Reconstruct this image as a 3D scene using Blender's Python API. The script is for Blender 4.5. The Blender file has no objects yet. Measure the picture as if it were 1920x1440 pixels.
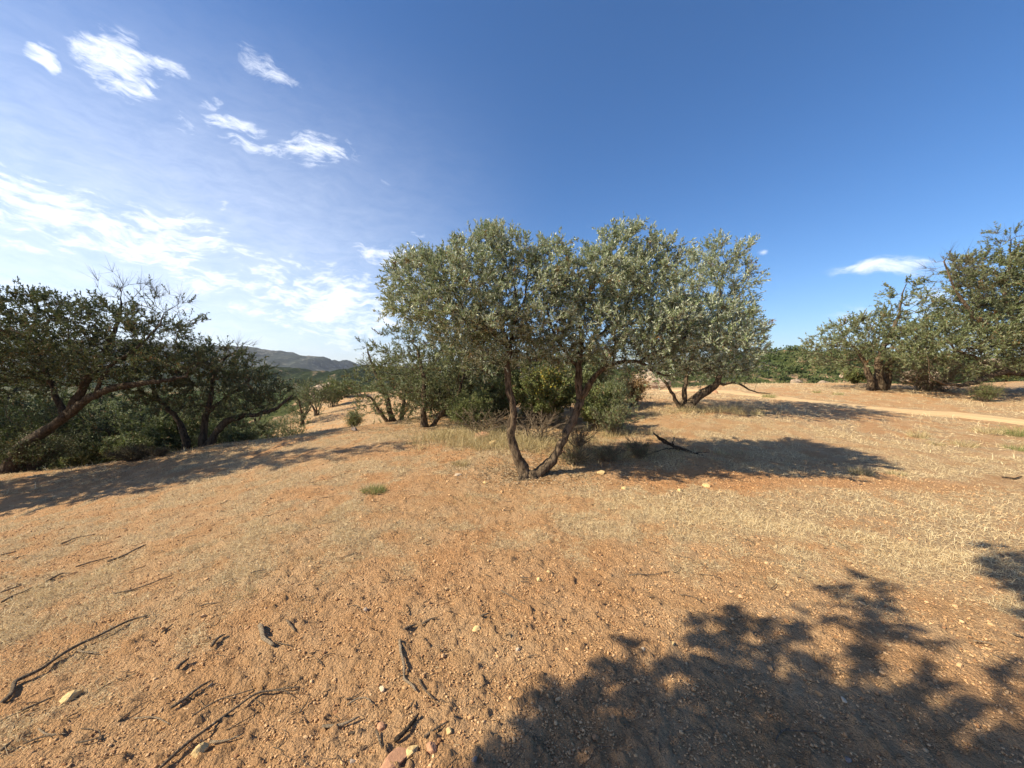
import bpy, math, random
import numpy as np
from mathutils import Vector
S = bpy.context.scene
C = S.collection
R = math.radians
rng = np.random.default_rng(7)
random.seed(7)

# ------------------------------------------------------------------ camera
CAMZ = 1.6; F = 723.0; PITCH = math.atan(20 / 723)          # F and pixels refer to a 1920 wide picture
cam = bpy.data.cameras.new('camera'); camo = bpy.data.objects.new('camera', cam); C.objects.link(camo)
cam.sensor_width = 36; cam.lens = 36 * F / 1920; cam.clip_start = 0.05; cam.clip_end = 20000
camo.location = (0, 0, CAMZ); camo.rotation_euler = (math.pi / 2 - PITCH, 0, 0)
S.camera = camo
S.view_settings.view_transform = 'Standard'; S.view_settings.look = 'None'
S.view_settings.exposure = 0.9; S.view_settings.gamma = 1
S.cycles.max_bounces = 6; S.cycles.transparent_max_bounces = 4; S.cycles.volume_bounces = 0

# ------------------------------------------------------------------ sun and sky
SUN_EL = R(38); SH = Vector((0.957, 0.290, 0)).normalized()  # direction in which shadows fall
sd = Vector((-SH.x * math.cos(SUN_EL), -SH.y * math.cos(SUN_EL), math.sin(SUN_EL)))   # towards the sun
sl = bpy.data.lights.new('sun', 'SUN'); sl.energy = 5.0; sl.angle = R(0.53); sl.color = (1, 0.88, 0.65)
so = bpy.data.objects.new('sun', sl); C.objects.link(so); so.rotation_euler = sd.to_track_quat('Z', 'Y').to_euler()

def ray(px, py):
    x = (px - 960) / F; z = -(py - 720) / F
    c, s = math.cos(PITCH), math.sin(PITCH)
    return Vector((x, c + z * s, -s + z * c))

def at(px, py, Y):
    d = ray(px, py); t = Y / d.y
    return Vector((d.x * t, Y, CAMZ + d.z * t))

class NT:
    def __init__(s, tree): s.t = tree; s.n = tree.nodes; s.l = tree.links; s.n.clear()
    def node(s, typ, ins=None, **kw):
        n = s.n.new(typ)
        for k, v in kw.items(): setattr(n, k, v)
        for k, v in (ins or {}).items():
            i = n.inputs[k]
            if isinstance(v, bpy.types.NodeSocket): s.l.new(v, i)
            elif isinstance(v, bpy.types.Node): s.l.new(v.outputs[0], i)
            else: i.default_value = v
        return n
    def math(s, op, a, b=0.0, c=None, clamp=False):
        d = {0: a, 1: b}
        if c is not None: d[2] = c
        return s.node('ShaderNodeMath', d, operation=op, use_clamp=clamp).outputs[0]
    def mix(s, f, a, b, blend='MIX'):
        n = s.node('ShaderNodeMix', data_type='RGBA', blend_type=blend)
        for i, v in ((0, f), (6, a), (7, b)):
            if isinstance(v, bpy.types.NodeSocket): s.l.new(v, n.inputs[i])
            else: n.inputs[i].default_value = v if i == 0 or len(v) == 4 else (*v, 1)
        return n.outputs[2]
    def ramp(s, f, lo, hi, a=0.0, b=1.0, smooth=True):
        n = s.node('ShaderNodeMapRange', {0: f, 1: lo, 2: hi, 3: a, 4: b})
        if smooth: n.interpolation_type = 'SMOOTHSTEP'
        return n.outputs[0]
    def noise(s, vec, scale, detail=4, rough=.55, dist=0.0):
        return s.node('ShaderNodeTexNoise', {'Vector': vec, 'Scale': scale, 'Detail': detail, 'Roughness': rough, 'Distortion': dist})

w = bpy.data.worlds.new('World'); S.world = w; w.use_nodes = True
T = NT(w.node_tree)
sky = T.node('ShaderNodeTexSky', sky_type='NISHITA', sun_disc=False, sun_elevation=SUN_EL, altitude=500,
             air_density=1.0, dust_density=0.7, ozone_density=3.5)
sky.sun_rotation = math.atan2(sd.x, sd.y)
tc = T.node('ShaderNodeTexCoord').outputs['Generated']
sep = T.node('ShaderNodeSeparateXYZ', {0: tc})
az = T.math('ARCTAN2', sep.outputs[0], sep.outputs[1])
el = T.math('ARCSINE', sep.outputs[2])
ae = T.node('ShaderNodeCombineXYZ', {0: az, 1: el, 2: 0.0}).outputs[0]
nz1 = T.noise(ae, 7, 3, .6)
warp = T.node('ShaderNodeVectorMath', {0: nz1.outputs['Color'], 1: (.5, .5, .5)}, operation='SUBTRACT').outputs[0]
warp = T.node('ShaderNodeVectorMath', {0: warp, 'Scale': 0.07}, operation='SCALE').outputs[0]
aw = T.node('ShaderNodeVectorMath', {0: ae, 1: warp}, operation='ADD').outputs[0]
def azel(px, py):
    d = ray(px, py).normalized(); return math.atan2(d.x, d.y), math.asin(d.z)
# px, py, half length, half width (px), tilt from two end points, strength, wisp scale
CL = [(48, 88, 88, 110, 28, 1.0), (150, 88, 285, 130, 50, 1.0), (270, 100, 350, 130, 16, .6),
      (200, 190, 255, 182, 10, .45), (450, 90, 560, 160, 24, .42), (380, 185, 435, 180, 14, .5),
      (320, 215, 375, 235, 20, .4), (395, 215, 500, 245, 15, .75), (430, 255, 545, 290, 11, .8), (535, 280, 640, 290, 30, .75),
      (640, 265, 675, 295, 12, .4), (700, 325, 735, 332, 8, .3), (405, 381, 440, 381, 9, .6),
      (-60, 365, 230, 440, 62, 1.0), (100, 415, 470, 475, 60, .95), (-40, 450, 200, 505, 15, .6),
      (20, 300, 60, 310, 9, .5), (0, 335, 100, 350, 9, .35),
      (310, 512, 500, 540, 24, .95), (450, 530, 760, 610, 66, .95), (500, 515, 600, 522, 12, .55), (560, 545, 640, 565, 14, .4),
      (330, 575, 360, 585, 20, .8), (370, 580, 460, 592, 13, .7), (500, 603, 550, 605, 7, .7),
      (680, 465, 790, 490, 20, .85), (750, 440, 810, 441, 7, .4), (1575, 508, 1745, 494, 13, .85),
      (1560, 590, 1680, 600, 22, .3), (1700, 570, 1790, 560, 26, .45), (1425, 470, 1445, 470, 4, .4),
      (2050, 420, 2300, 380, 30, .5), (-400, 430, -100, 330, 60, .6)]
acc = None
for (x0, y0, x1, y1, hw, st) in CL:
    a0, e0 = azel(x0, y0); a1, e1 = azel(x1, y1)
    cx, cy = (x0 + x1) / 2, (y0 + y1) / 2
    ac, ec = azel(cx, cy); _, e2 = azel(cx, cy - hw)
    L = math.hypot(a1 - a0, e1 - e0) / 2; W = abs(e2 - ec); L = max(L * 1.12, W)
    mp = T.node('ShaderNodeMapping', {'Vector': aw, 'Location': (ac, ec, 0), 'Rotation': (0, 0, math.atan2(e1 - e0, a1 - a0)),
                                      'Scale': (L, W * 1.15, 1)}, vector_type='TEXTURE')
    ln = T.node('ShaderNodeVectorMath', {0: mp}, operation='LENGTH').outputs['Value']
    m = T.ramp(ln, 1.8, 0.0, 0, st)
    acc = m if acc is None else T.math('MAXIMUM', acc, m)
# wisps drawn out along the clouds' lie
st1 = T.node('ShaderNodeMapping', {'Vector': aw, 'Rotation': (0, 0, R(18)), 'Scale': (15, 48, 1)})
n1 = T.noise(st1, 1.0, 10, .68, .25).outputs[0]
st2 = T.node('ShaderNodeMapping', {'Vector': aw, 'Rotation': (0, 0, R(25)), 'Scale': (30, 75, 1)})
n2 = T.noise(st2, 1.0, 6, .6).outputs[0]
nn = T.math('ADD', T.math('MULTIPLY', n1, .7), T.math('MULTIPLY', n2, .3))
al = T.math('ADD', acc, T.math('MULTIPLY', T.math('SUBTRACT', nn, .5), 4.6))
al = T.ramp(al, -0.18, 1.42, 0, .91)
al = T.math('MULTIPLY', al, T.ramp(acc, 0.03, .4))
# thin milky veil low in the left of the sky
veil = T.math('MULTIPLY', T.ramp(az, 0.15, -0.75), T.ramp(el, 0.75, 0.1))
veil = T.math('MULTIPLY', veil, T.math('MULTIPLY_ADD', n1, .6, .2))
al = T.math('MAXIMUM', al, veil)
hsv = T.node('ShaderNodeHueSaturation', {'Saturation': 1.22, 'Value': 1.0, 'Color': sky})
tint = T.mix(1.0, hsv.outputs[0], (0.97, 1.0, 1.10), 'MULTIPLY')
col = T.mix(al, tint, (8.6, 8.9, 9.6))
bg = T.node('ShaderNodeBackground', {0: col, 1: 0.084})
T.l.new(bg.outputs[0], T.node('ShaderNodeOutputWorld').inputs[0])

# ------------------------------------------------------------------ helpers
def tag(o, label=None, cat=None, group=None, kind=None):
    for k, v in (('label', label), ('category', cat), ('group', group), ('kind', kind)):
        if v: o[k] = v
    return o

def empty(name, loc, rz=0, sc=1):
    o = bpy.data.objects.new(name, None); C.objects.link(o); o.location = loc; o.rotation_euler.z = rz
    o.scale = (sc,) * 3 if not isinstance(sc, tuple) else sc; o.empty_display_size = .2
    return o

def npmesh(name, V, faces, mat, parent=None, smooth=True, attr=None, fattr=None):
    """faces: list of int arrays (n,k); fattr: dict name -> per face floats (all faces in order)"""
    V = np.asarray(V, dtype=np.float32)
    me = bpy.data.meshes.new(name)
    faces = [np.asarray(f, dtype=np.int32) for f in faces if len(f)]
    me.vertices.add(len(V)); me.vertices.foreach_set('co', V.ravel())
    nl = sum(f.size for f in faces); npoly = sum(len(f) for f in faces)
    me.loops.add(nl); me.polygons.add(npoly)
    if npoly:
        me.loops.foreach_set('vertex_index', np.concatenate([f.ravel() for f in faces]))
        st = []; o = 0
        for f in faces:
            k = f.shape[1]; st.append(o + np.arange(len(f)) * k); o += f.size
        me.polygons.foreach_set('loop_start', np.concatenate(st).astype(np.int32))
        me.polygons.foreach_set('use_smooth', np.full(npoly, smooth))
    for k, v in (attr or {}).items():
        a = me.attributes.new(k, 'FLOAT', 'POINT'); a.data.foreach_set('value', np.asarray(v, dtype=np.float32))
    for k, v in (fattr or {}).items():
        a = me.attributes.new(k, 'FLOAT', 'FACE'); a.data.foreach_set('value', np.asarray(v, dtype=np.float32))
    me.update(calc_edges=True)
    me.materials.append(mat)
    o = bpy.data.objects.new(name, me); C.objects.link(o)
    if parent: o.parent = parent
    return o

def copy_thing(src, loc, rz, sc, label, group=None, cat=None):
    r = src.copy(); C.objects.link(r); r.location = loc; r.rotation_euler = (0, 0, rz)
    r.scale = (sc, sc, sc) if not isinstance(sc, tuple) else sc
    r['label'] = label
    if group: r['group'] = group
    if cat: r['category'] = cat
    for ch in list(src.children):
        c = ch.copy(); C.objects.link(c); c.parent = r
    return r

# ------------------------------------------------------------------ noise and terrain
def _h(ix, iy, seed):
    n = (ix.astype(np.int64) * 374761393 + iy.astype(np.int64) * 668265263 + seed * 1442695041) & 0x7fffffff
    n = ((n ^ (n >> 13)) * 1274126177) & 0x7fffffff
    return ((n ^ (n >> 16)) & 0xffff) / 65535.0
def vnoise(x, y, seed=0):
    x0 = np.floor(x); y0 = np.floor(y); fx = x - x0; fy = y - y0
    fx = fx * fx * (3 - 2 * fx); fy = fy * fy * (3 - 2 * fy)
    a = _h(x0, y0, seed); b = _h(x0 + 1, y0, seed); c = _h(x0, y0 + 1, seed); d = _h(x0 + 1, y0 + 1, seed)
    return (a + (b - a) * fx) * (1 - fy) + (c + (d - c) * fx) * fy
def fbm(x, y, sc, oct=4, seed=0, g=.5):
    x = np.asarray(x, float); y = np.asarray(y, float)
    s = 0; a = 1; t = 0
    for i in range(oct):
        s = s + a * (vnoise(x * sc, y * sc, seed + i) - .5); t += a; a *= g; sc *= 2.03
        x, y = x * .8 - y * .6, x * .6 + y * .8
    return s / t * 2
def sstep(a, b, x):
    t = np.clip((x - a) / (b - a), 0, 1); return t * t * (3 - 2 * t)

CP = []
for (px, py, Y) in [(985, 893, 6.0), (700, 925, 5.2), (1400, 880, 6.3), (1630, 845, 7.6), (1900, 900, 5.85), (1200, 825, 8.4),
                    (1285, 765, 11.5), (1500, 760, 13), (1700, 770, 13), (1800, 790, 11.2), (1900, 830, 8.9), (1650, 730, 18),
                    (1550, 720, 26), (1450, 722, 26), (1350, 722, 26), (1220, 738, 22), (1900, 716, 23), (1800, 722, 22), (1730, 727, 19),
                    (1100, 800, 10), (800, 800, 10.4), (740, 790, 12.3), (600, 808, 10.4), (500, 825, 10), (380, 836, 9.8),
                    (330, 850, 9.2), (200, 870, 9), (40, 887, 9), (-200, 920, 8.6), (400, 870, 7.6), (100, 930, 6.9), (0, 960, 6.4),
                    (300, 1000, 4.3), (0, 1100, 3.4), (100, 1200, 2.5), (670, 792, 17), (700, 770, 20), (665, 757, 26),
                    (645, 741, 34), (740, 745, 30), (560, 792, 20), (575, 762, 30), (900, 747, 25), (1050, 737, 28), (800, 765, 17), (960, 840, 7.3)]:
    p = at(px, py, Y); CP.append((p.x, p.y, p.z))
for x in (-9, -5, 0, 5, 9):
    for y in (-9, -3, 1.5):
        CP.append((x, y, 0 if x > -4 else .07 * (x + 4)))
CP += [(0, 3.5, 0), (3.5, 3.5, 0), (-2.5, 3.6, -.04)]
for (px, Y, z) in [(610, 13.5, -.75), (450, 13.5, -1.6), (300, 13, -1.9), (100, 12.5, -2.0), (-150, 12, -2.2), (400, 22, -3.2), (100, 22, -4.0),
                   (500, 34, -3.2), (200, 34, -5.5), (600, 50, -3), (800, 48, -1.5), (1000, 45, -.8), (1550, 33, -.4), (1350, 33, -.6), (1180, 34, -.4),
                   (1850, 31, .9), (2100, 30, 1.2), (1550, 45, -3), (1300, 50, -3.5), (1800, 50, -2)]:
    CP.append(((px - 960) / F * Y, Y, z))
CP = np.array(CP)
def _U(r2): return np.where(r2 > 1e-9, r2 * np.log(r2 + 1e-12), 0)
_n = len(CP)
_K = _U(((CP[:, None, :2] - CP[None, :, :2]) ** 2).sum(2)) + np.eye(_n) * .8
_P = np.c_[np.ones(_n), CP[:, :2]]
_A = np.block([[_K, _P], [_P.T, np.zeros((3, 3))]])
_W = np.linalg.solve(_A, np.r_[CP[:, 2], 0, 0, 0])
def tps(x, y):
    x = np.asarray(x, float); y = np.asarray(y, float)
    o = _W[_n] + _W[_n + 1] * x + _W[_n + 2] * y
    for i in range(_n):
        o = o + _W[i] * _U((x - CP[i, 0]) ** 2 + (y - CP[i, 1]) ** 2)
    return o
ROADP = [at(*q) for q in ((1985, 800, 10.5), (1800, 779, 12.2), (1640, 769, 13.4), (1480, 758, 15.2), (1400, 748, 17.5), (1340, 738, 20.5), (1240, 731, 24.5))]
def road_d(x, y):
    d = np.full(np.shape(x), 1e9)
    for a, b in zip(ROADP[:-1], ROADP[1:]):
        ax, ay, bx, by = a.x, a.y, b.x, b.y
        t = np.clip(((x - ax) * (bx - ax) + (y - ay) * (by - ay)) / ((bx - ax) ** 2 + (by - ay) ** 2), 0, 1)
        d = np.minimum(d, np.hypot(x - ax - t * (bx - ax), y - ay - t * (by - ay)))
    return d
def gz_base(x, y):
    x = np.asarray(x, float); y = np.asarray(y, float)
    r = np.hypot(x * .9, y)
    near = np.clip(tps(np.clip(x, -45, 45), np.clip(y, -12, 60)), -7, 1.6)
    far = -13 + 2.2 * fbm(x, y, .02, 3, 5)
    k = sstep(36, 75, r)
    return near * (1 - k) + far * k
def gz(x, y, detail=True):
    x = np.asarray(x, float); y = np.asarray(y, float)
    z = gz_base(x, y)
    if detail:
        rd = sstep(.5, 1.1, road_d(x, y))
        z = z + rd * (.045 * fbm(x, y, .7, 3, 11) + .022 * fbm(x, y, 3.1, 4, 12)) + .012 * fbm(x, y, 14, 2, 13) * rd
    return z
def g1(x, y): return float(gz(np.array([x]), np.array([y]))[0])
def gp(px, py):
    """the point of the ground that the photograph shows at px, py"""
    d = ray(px, py)
    ys = np.concatenate([np.arange(1.2, 12, .04), np.arange(12, 45, .15)])
    t = ys / d.y; zz = CAMZ + d.z * t; g = gz_base(d.x * t, ys)
    k = np.nonzero(zz <= g + .01)[0]
    Y = ys[k[0]] if len(k) else 30.
    x = d.x * Y / d.y
    return Vector((x, Y, g1(x, Y)))

def ell(x, y, cx, cy, rx, ry, ang=0.):
    c, s = math.cos(ang), math.sin(ang); u = (x - cx) * c + (y - cy) * s; v = -(x - cx) * s + (y - cy) * c
    return 1 - sstep(.45, 1.25, np.sqrt((u / rx) ** 2 + (v / ry) ** 2))
def straw(x, y):
    """how much dry grass lies on the ground"""
    n = fbm(x, y, .8, 4, 21); n2 = fbm(x, y, 3.5, 3, 22)
    s = .45 + .6 * n + .95 * n2
    s = s - .75 * ell(x, y, .1, 1.9, 2.3, 1.7) - .45 * ell(x, y, 2.6, 2.0, 2.4, 1.0) - .25 * ell(x, y, -.6, 5.1, 1.8, 1.3)
    s = s + .52 * ell(x, y, 3.7, 3.9, 3.6, 1.35, -.08) + .3 * ell(x, y, 6.5, 7.5, 5, 1.6)
    s = s + .30 * ell(x, y, -4.2, 4.2, 3.4, 3) + .12 * sstep(7.5, 11, y)
    s = s - .5 * ell(x, y, 3.0, 5.75, 1.9, .5) - .4 * ell(x, y, 5.6, 5.5, 1.7, .35)
    return np.clip(s, 0, 1)
def redness(x, y):
    s = .25 + .6 * fbm(x, y, .55, 3, 31) + .4 * fbm(x, y, 2.2, 3, 33)
    s = s + .6 * ell(x, y, 3.0, 5.75, 2.0, .5) + .5 * ell(x, y, -.9, 7.2, 1.9, .9) + .4 * ell(x, y, 1.4, 8.6, 1.3, .6) + .4 * ell(x, y, 5.6, 5.5, 1.7, .5)
    return np.clip(s, 0, 1)

# ------------------------------------------------------------------ materials
def mat(name):
    m = bpy.data.materials.new(name); m.use_nodes = True
    t = NT(m.node_tree); return m, t
def finish(t, col, rough=.9, spec=.2, bump=None, bs=.4, bd=.01, normal=None):
    b = t.node('ShaderNodeBsdfPrincipled', {'Base Color': col if isinstance(col, bpy.types.NodeSocket) else (*col, 1), 'Roughness': rough, 'Specular IOR Level': spec})
    if bump is not None:
        t.l.new(t.node('ShaderNodeBump', {'Height': bump, 'Strength': bs, 'Distance': bd}).outputs[0], b.inputs['Normal'])
    t.l.new(b.outputs[0], t.node('ShaderNodeOutputMaterial').inputs[0])
    return b

def mat_soil():
    m, t = mat('dry_soil')
    pos = t.node('ShaderNodeNewGeometry').outputs['Position']
    A = lambda n: t.node('ShaderNodeAttribute', attribute_name=n).outputs['Fac']
    s, r = A('straw'), A('red')
    f1 = t.noise(pos, 2.2, 5, .6).outputs[0]; f2 = t.noise(pos, 34, 4, .7).outputs[0]; f3 = t.noise(pos, 150, 3, .7).outputs[0]
    soil = t.mix(t.ramp(f1, .35, .68), (.50, .300, .152), (.58, .385, .218))
    soil = t.mix(t.math('MULTIPLY', r, .72), soil, (.54, .265, .115))
    soil = t.mix(t.ramp(f2, .5, .78, 0, .5), soil, (.24, .12, .052))
    soil = t.mix(t.ramp(f3, .56, .74, 0, .5), soil, (.60, .42, .24))
    # litter of broken straw: streaky speckle, pale and grey
    mp = t.node('ShaderNodeMapping', {'Vector': pos, 'Rotation': (0, 0, .5), 'Scale': (1, 2.6, 1)})
    v1 = t.noise(mp, 38, 4, .75, .6).outputs[0]
    mp2 = t.node('ShaderNodeMapping', {'Vector': pos, 'Rotation': (0, 0, 2.1), 'Scale': (1, 2.6, 1)})
    v2 = t.noise(mp2, 36, 4, .75, .6).outputs[0]
    lit = t.mix(t.ramp(v2, .4, .62), (.29, .195, .12), (.60, .435, .255))
    lit = t.mix(t.ramp(v1, .5, .68), lit, (.80, .65, .40))
    k = t.math('ADD', s, t.math('MULTIPLY', t.math('SUBTRACT', v1, .5), 1.6))
    col = t.mix(t.ramp(k, .42, .8, 0, .8), soil, lit)
    cl = t.noise(pos, 60, 4, .65).outputs[0]
    gf = t.noise(pos, .35, 5, .65).outputs[0]
    grn = t.mix(t.ramp(gf, .35, .62), (.10, .085, .04), (.045, .06, .022))
    col = t.mix(A('wood'), col, grn)
    vo = t.node('ShaderNodeTexVoronoi', {'Vector': pos, 'Scale': 75.0}).outputs['Distance']
    h = t.math('ADD', t.math('MULTIPLY', cl, 1.0), t.math('ADD', t.math('MULTIPLY', f3, .45), t.math('MULTIPLY', vo, -.35)))
    finish(t, col, .95, .1, h, 1.0, .045)
    return m
def mat_track():
    m, t = mat('track_dirt')
    pos = t.node('ShaderNodeNewGeometry').outputs['Position']
    f = t.noise(pos, 3, 5, .6).outputs[0]; f2 = t.noise(pos, 30, 4, .7).outputs[0]
    col = t.mix(f, (.50, .335, .175), (.57, .41, .23)); col = t.mix(t.ramp(f2, .5, .75, 0, .4), col, (.42, .25, .12))
    finish(t, col, .95, .1, f2, .5, .01); return m
def mat_stone(name, a, b, rough=.9):
    m, t = mat(name)
    pos = t.node('ShaderNodeTexCoord').outputs['Object']
    f = t.noise(pos, 9, 5, .65).outputs[0]; f2 = t.noise(pos, 60, 4, .7).outputs[0]
    finish(t, t.mix(t.ramp(f2, .3, .7), t.mix(f, a, b), b, ), rough, .2, f2, .5, .006); return m
def mat_bark(name, a, b, sc=1.0):
    m, t = mat(name)
    pos = t.node('ShaderNodeNewGeometry').outputs['Position']
    mp = t.node('ShaderNodeMapping', {'Vector': pos, 'Scale': (1, 1, .28)})
    f = t.noise(mp, 22 * sc, 6, .7, .5).outputs[0]; f2 = t.noise(pos, 5, 3, .6).outputs[0]
    col = t.mix(t.ramp(f, .35, .65), a, b); col = t.mix(t.ramp(f2, .5, .8, 0, .45), col, (.17, .145, .11))
    finish(t, col, .92, .15, f, 1.0, .045); return m
def mat_leaf(name, c1, c2, back, brown=(.20, .12, .055), bt=.965, trans=.17, rough=.6, spec=.25):
    m, t = mat(name)
    r = t.node('ShaderNodeAttribute', attribute_name='rnd').outputs['Fac']
    g = t.node('ShaderNodeNewGeometry')
    bigp = t.noise(g.outputs['Position'], 1.6, 3, .6).outputs[0]
    col = t.mix(t.math('FRACT', t.math('MULTIPLY', r, 17.3)), c1, c2)
    col = t.mix(t.ramp(bigp, .55, .75, 0, .3), col, tuple(x * y for x, y in zip(c2, (1.2, 1.05, .75))))
    col = t.mix(g.outputs['Backfacing'], col, back)
    col = t.mix(t.math('GREATER_THAN', r, bt), col, brown)
    b = t.node('ShaderNodeBsdfPrincipled', {'Base Color': col, 'Roughness': rough, 'Specular IOR Level': spec})
    tr = t.node('ShaderNodeBsdfTranslucent', {0: t.mix(.5, col, (c2[0] * 1.2, c2[1] * 1.45, c2[2] * .8))})
    mx = t.node('ShaderNodeMixShader', {0: trans, 1: b.outputs[0], 2: tr.outputs[0]})
    t.l.new(mx.outputs[0], t.node('ShaderNodeOutputMaterial').inputs[0])
    return m
def mat_straw(name, stops, trans=.25):
    m, t = mat(name)
    r = t.node('ShaderNodeAttribute', attribute_name='rnd').outputs['Fac']
    cr = t.node('ShaderNodeValToRGB', {0: r}); e = cr.color_ramp.elements
    while len(e) < len(stops): e.new(.5)
    for i, c in enumerate(stops): e[i].position = i / (len(stops) - 1); e[i].color = (*c, 1)
    b = t.node('ShaderNodeBsdfPrincipled', {'Base Color': cr.outputs[0], 'Roughness': .7, 'Specular IOR Level': .3})
    tr = t.node('ShaderNodeBsdfTranslucent', {0: cr.outputs[0]})
    mx = t.node('ShaderNodeMixShader', {0: trans, 1: b.outputs[0], 2: tr.outputs[0]})
    t.l.new(mx.outputs[0], t.node('ShaderNodeOutputMaterial').inputs[0])
    return m
M = dict(
    soil=mat_soil(), track=mat_track(),
    bark=mat_bark('olive_bark', (.026, .018, .012), (.20, .145, .095)),
    bark2=mat_bark('dark_bark', (.035, .027, .02), (.12, .09, .062)),
    twig=mat_bark('twig_bark', (.07, .052, .038), (.16, .125, .09), 3),
    dead=mat_bark('dead_wood', (.14, .105, .07), (.34, .26, .18), 3),
    char=mat_bark('blackened_wood', (.03, .022, .017), (.12, .088, .06), 2),
    stick=mat_bark('weathered_stick', (.14, .10, .07), (.38, .29, .20), 5),
    pale=mat_bark('pale_stick', (.34, .25, .16), (.55, .43, .30), 5),
    olive=mat_leaf('olive_leaves', (.116, .158, .062), (.250, .294, .140), (.47, .50, .38), rough=.4, spec=.6),
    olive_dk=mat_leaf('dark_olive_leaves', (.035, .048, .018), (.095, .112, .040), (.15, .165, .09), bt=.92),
    olive_md=mat_leaf('mid_olive_leaves', (.072, .098, .034), (.165, .190, .072), (.26, .28, .17), bt=.94),
    brown=mat_leaf('dry_olive_leaves', (.085, .070, .034), (.13, .115, .052), (.17, .15, .09), bt=.8),
    green=mat_leaf('green_leaves', (.080, .102, .028), (.17, .185, .058), (.18, .20, .09), bt=.95),
    yellow=mat_leaf('yellow_leaves', (.30, .24, .03), (.42, .32, .05), (.34, .28, .08)),
    pink=mat_leaf('reddish_leaves', (.30, .19, .09), (.40, .27, .13), (.36, .25, .14)),
    scrub=mat_leaf('scrub_leaves', (.045, .066, .022), (.090, .115, .036), (.08, .10, .04), bt=.95, trans=.1, rough=.8),
    straw=mat_straw('dry_straw', [(.30, .20, .11), (.58, .44, .25), (.75, .61, .37), (.82, .72, .48)]),
    tallgrass=mat_straw('tall_dry_grass', [(.18, .15, .07), (.36, .29, .14), (.56, .45, .24), (.72, .60, .36)]),
    greengrass=mat_straw('green_grass', [(.10, .15, .035), (.17, .21, .06), (.34, .31, .13), (.5, .43, .22)]),
    litter=mat_straw('leaf_litter', [(.10, .065, .035), (.20, .14, .075), (.34, .26, .16), (.48, .40, .28)], .05),
    gravel=mat_straw('gravel', [(.26, .13, .06), (.47, .275, .13), (.53, .325, .16), (.58, .38, .205)], 0),
    stoneY=mat_stone('yellow_stone', (.44, .29, .12), (.60, .44, .22)),
    stoneR=mat_stone('red_stone', (.30, .15, .09), (.44, .24, .14)),
    stoneG=mat_stone('grey_stone', (.17, .13, .105), (.30, .235, .19)),
    stoneW=mat_stone('pale_stone', (.42, .31, .2), (.60, .47, .33)),
)

# ------------------------------------------------------------------ ground, track
def build_ground():
    rs = [0.0, .25]
    while rs[-1] < 9000:
        r = rs[-1]; k = .0052 if 1.2 < r < 30 else (.016 if r < 60 else .05)
        if r < 1.2: k = .06
        rs.append(r * (1 + k))
    rs = np.array(rs)
    th = np.concatenate([np.arange(-62, 62, .3), np.arange(62, 298, 3.)])
    th = np.radians(th); nth = len(th)
    Rr, Tt = np.meshgrid(rs, th, indexing='ij')
    X = Rr * np.sin(Tt); Y = Rr * np.cos(Tt)
    Z = gz(X, Y)
    kn = 1 - sstep(7, 16, Rr)
    st = straw(X, Y); rd = road_d(X, Y)
    cl = np.maximum(0, fbm(X, Y, 26, 3, 41, .6)) ** 1.4 * .044 + np.abs(fbm(X, Y, 11, 2, 44)) * .02
    Z = Z + kn * cl * (1 - .3 * st) - .012 * (rd < .7)
    hb = gz_base(X, Y)
    wood = np.clip(sstep(38, 52, Rr) + sstep(-.9, -1.9, hb) * .9, 0, 1)
    n = len(rs)
    i = np.arange(n - 1)[:, None] * nth; j = np.arange(nth)[None, :]; j2 = (j + 1) % nth
    q = np.stack([i + j, i + j2, i + nth + j2, i + nth + j], -1).reshape(-1, 4)[:, ::-1]
    V = np.stack([X, Y, Z], -1).reshape(-1, 3)
    o = npmesh('ground', V, [q], M['soil'], attr={'straw': st.ravel(), 'red': redness(X, Y).ravel(), 'wood': wood.ravel()})
    o['kind'] = 'structure'
build_ground()

def build_track():
    pts = []
    P = [Vector((p.x, p.y, 0)) for p in ROADP]
    for a, b in zip(P[:-1], P[1:]):
        for k in range(30): pts.append(a.lerp(b, k / 30))
    pts = np.array([(p.x, p.y) for p in pts])
    for _ in range(6): pts[1:-1] = (pts[:-2] + pts[1:-1] * 2 + pts[2:]) / 4
    d = np.gradient(pts, axis=0); d /= np.linalg.norm(d, axis=1)[:, None]; nrm = np.c_[-d[:, 1], d[:, 0]]
    W = np.linspace(-1, 1, 15); V = []
    wl = .62 + .35 * fbm(pts[:, 0], pts[:, 1], .9, 3, 61); wr = .62 + .35 * fbm(pts[:, 0] + 50, pts[:, 1], .9, 3, 62)
    for w_ in W:
        q = pts + nrm * (w_ * np.where(w_ < 0, wl, wr))[:, None]
        edge = abs(w_) > .95
        z = gz(q[:, 0], q[:, 1]) + (.018 - .026 * abs(w_) ** 3 - .035 * math.exp(-((abs(w_) - .5) / .15) ** 2)) - (.03 if edge else 0)
        V.append(np.c_[q, z])
    n = len(pts); V = np.concatenate(V)
    i = np.arange(14)[:, None] * n; j = np.arange(n - 1)[None, :]
    f = np.stack([i + j, i + j + 1, i + n + j + 1, i + n + j], -1).reshape(-1, 4)
    npmesh('path', V, [f], M['track'])['kind'] = 'structure'
build_track()

# ------------------------------------------------------------------ skeletons, tubes, leaves
def unit(v):
    v = np.asarray(v, float); return v / (np.linalg.norm(v, axis=-1, keepdims=True) + 1e-9)

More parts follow.
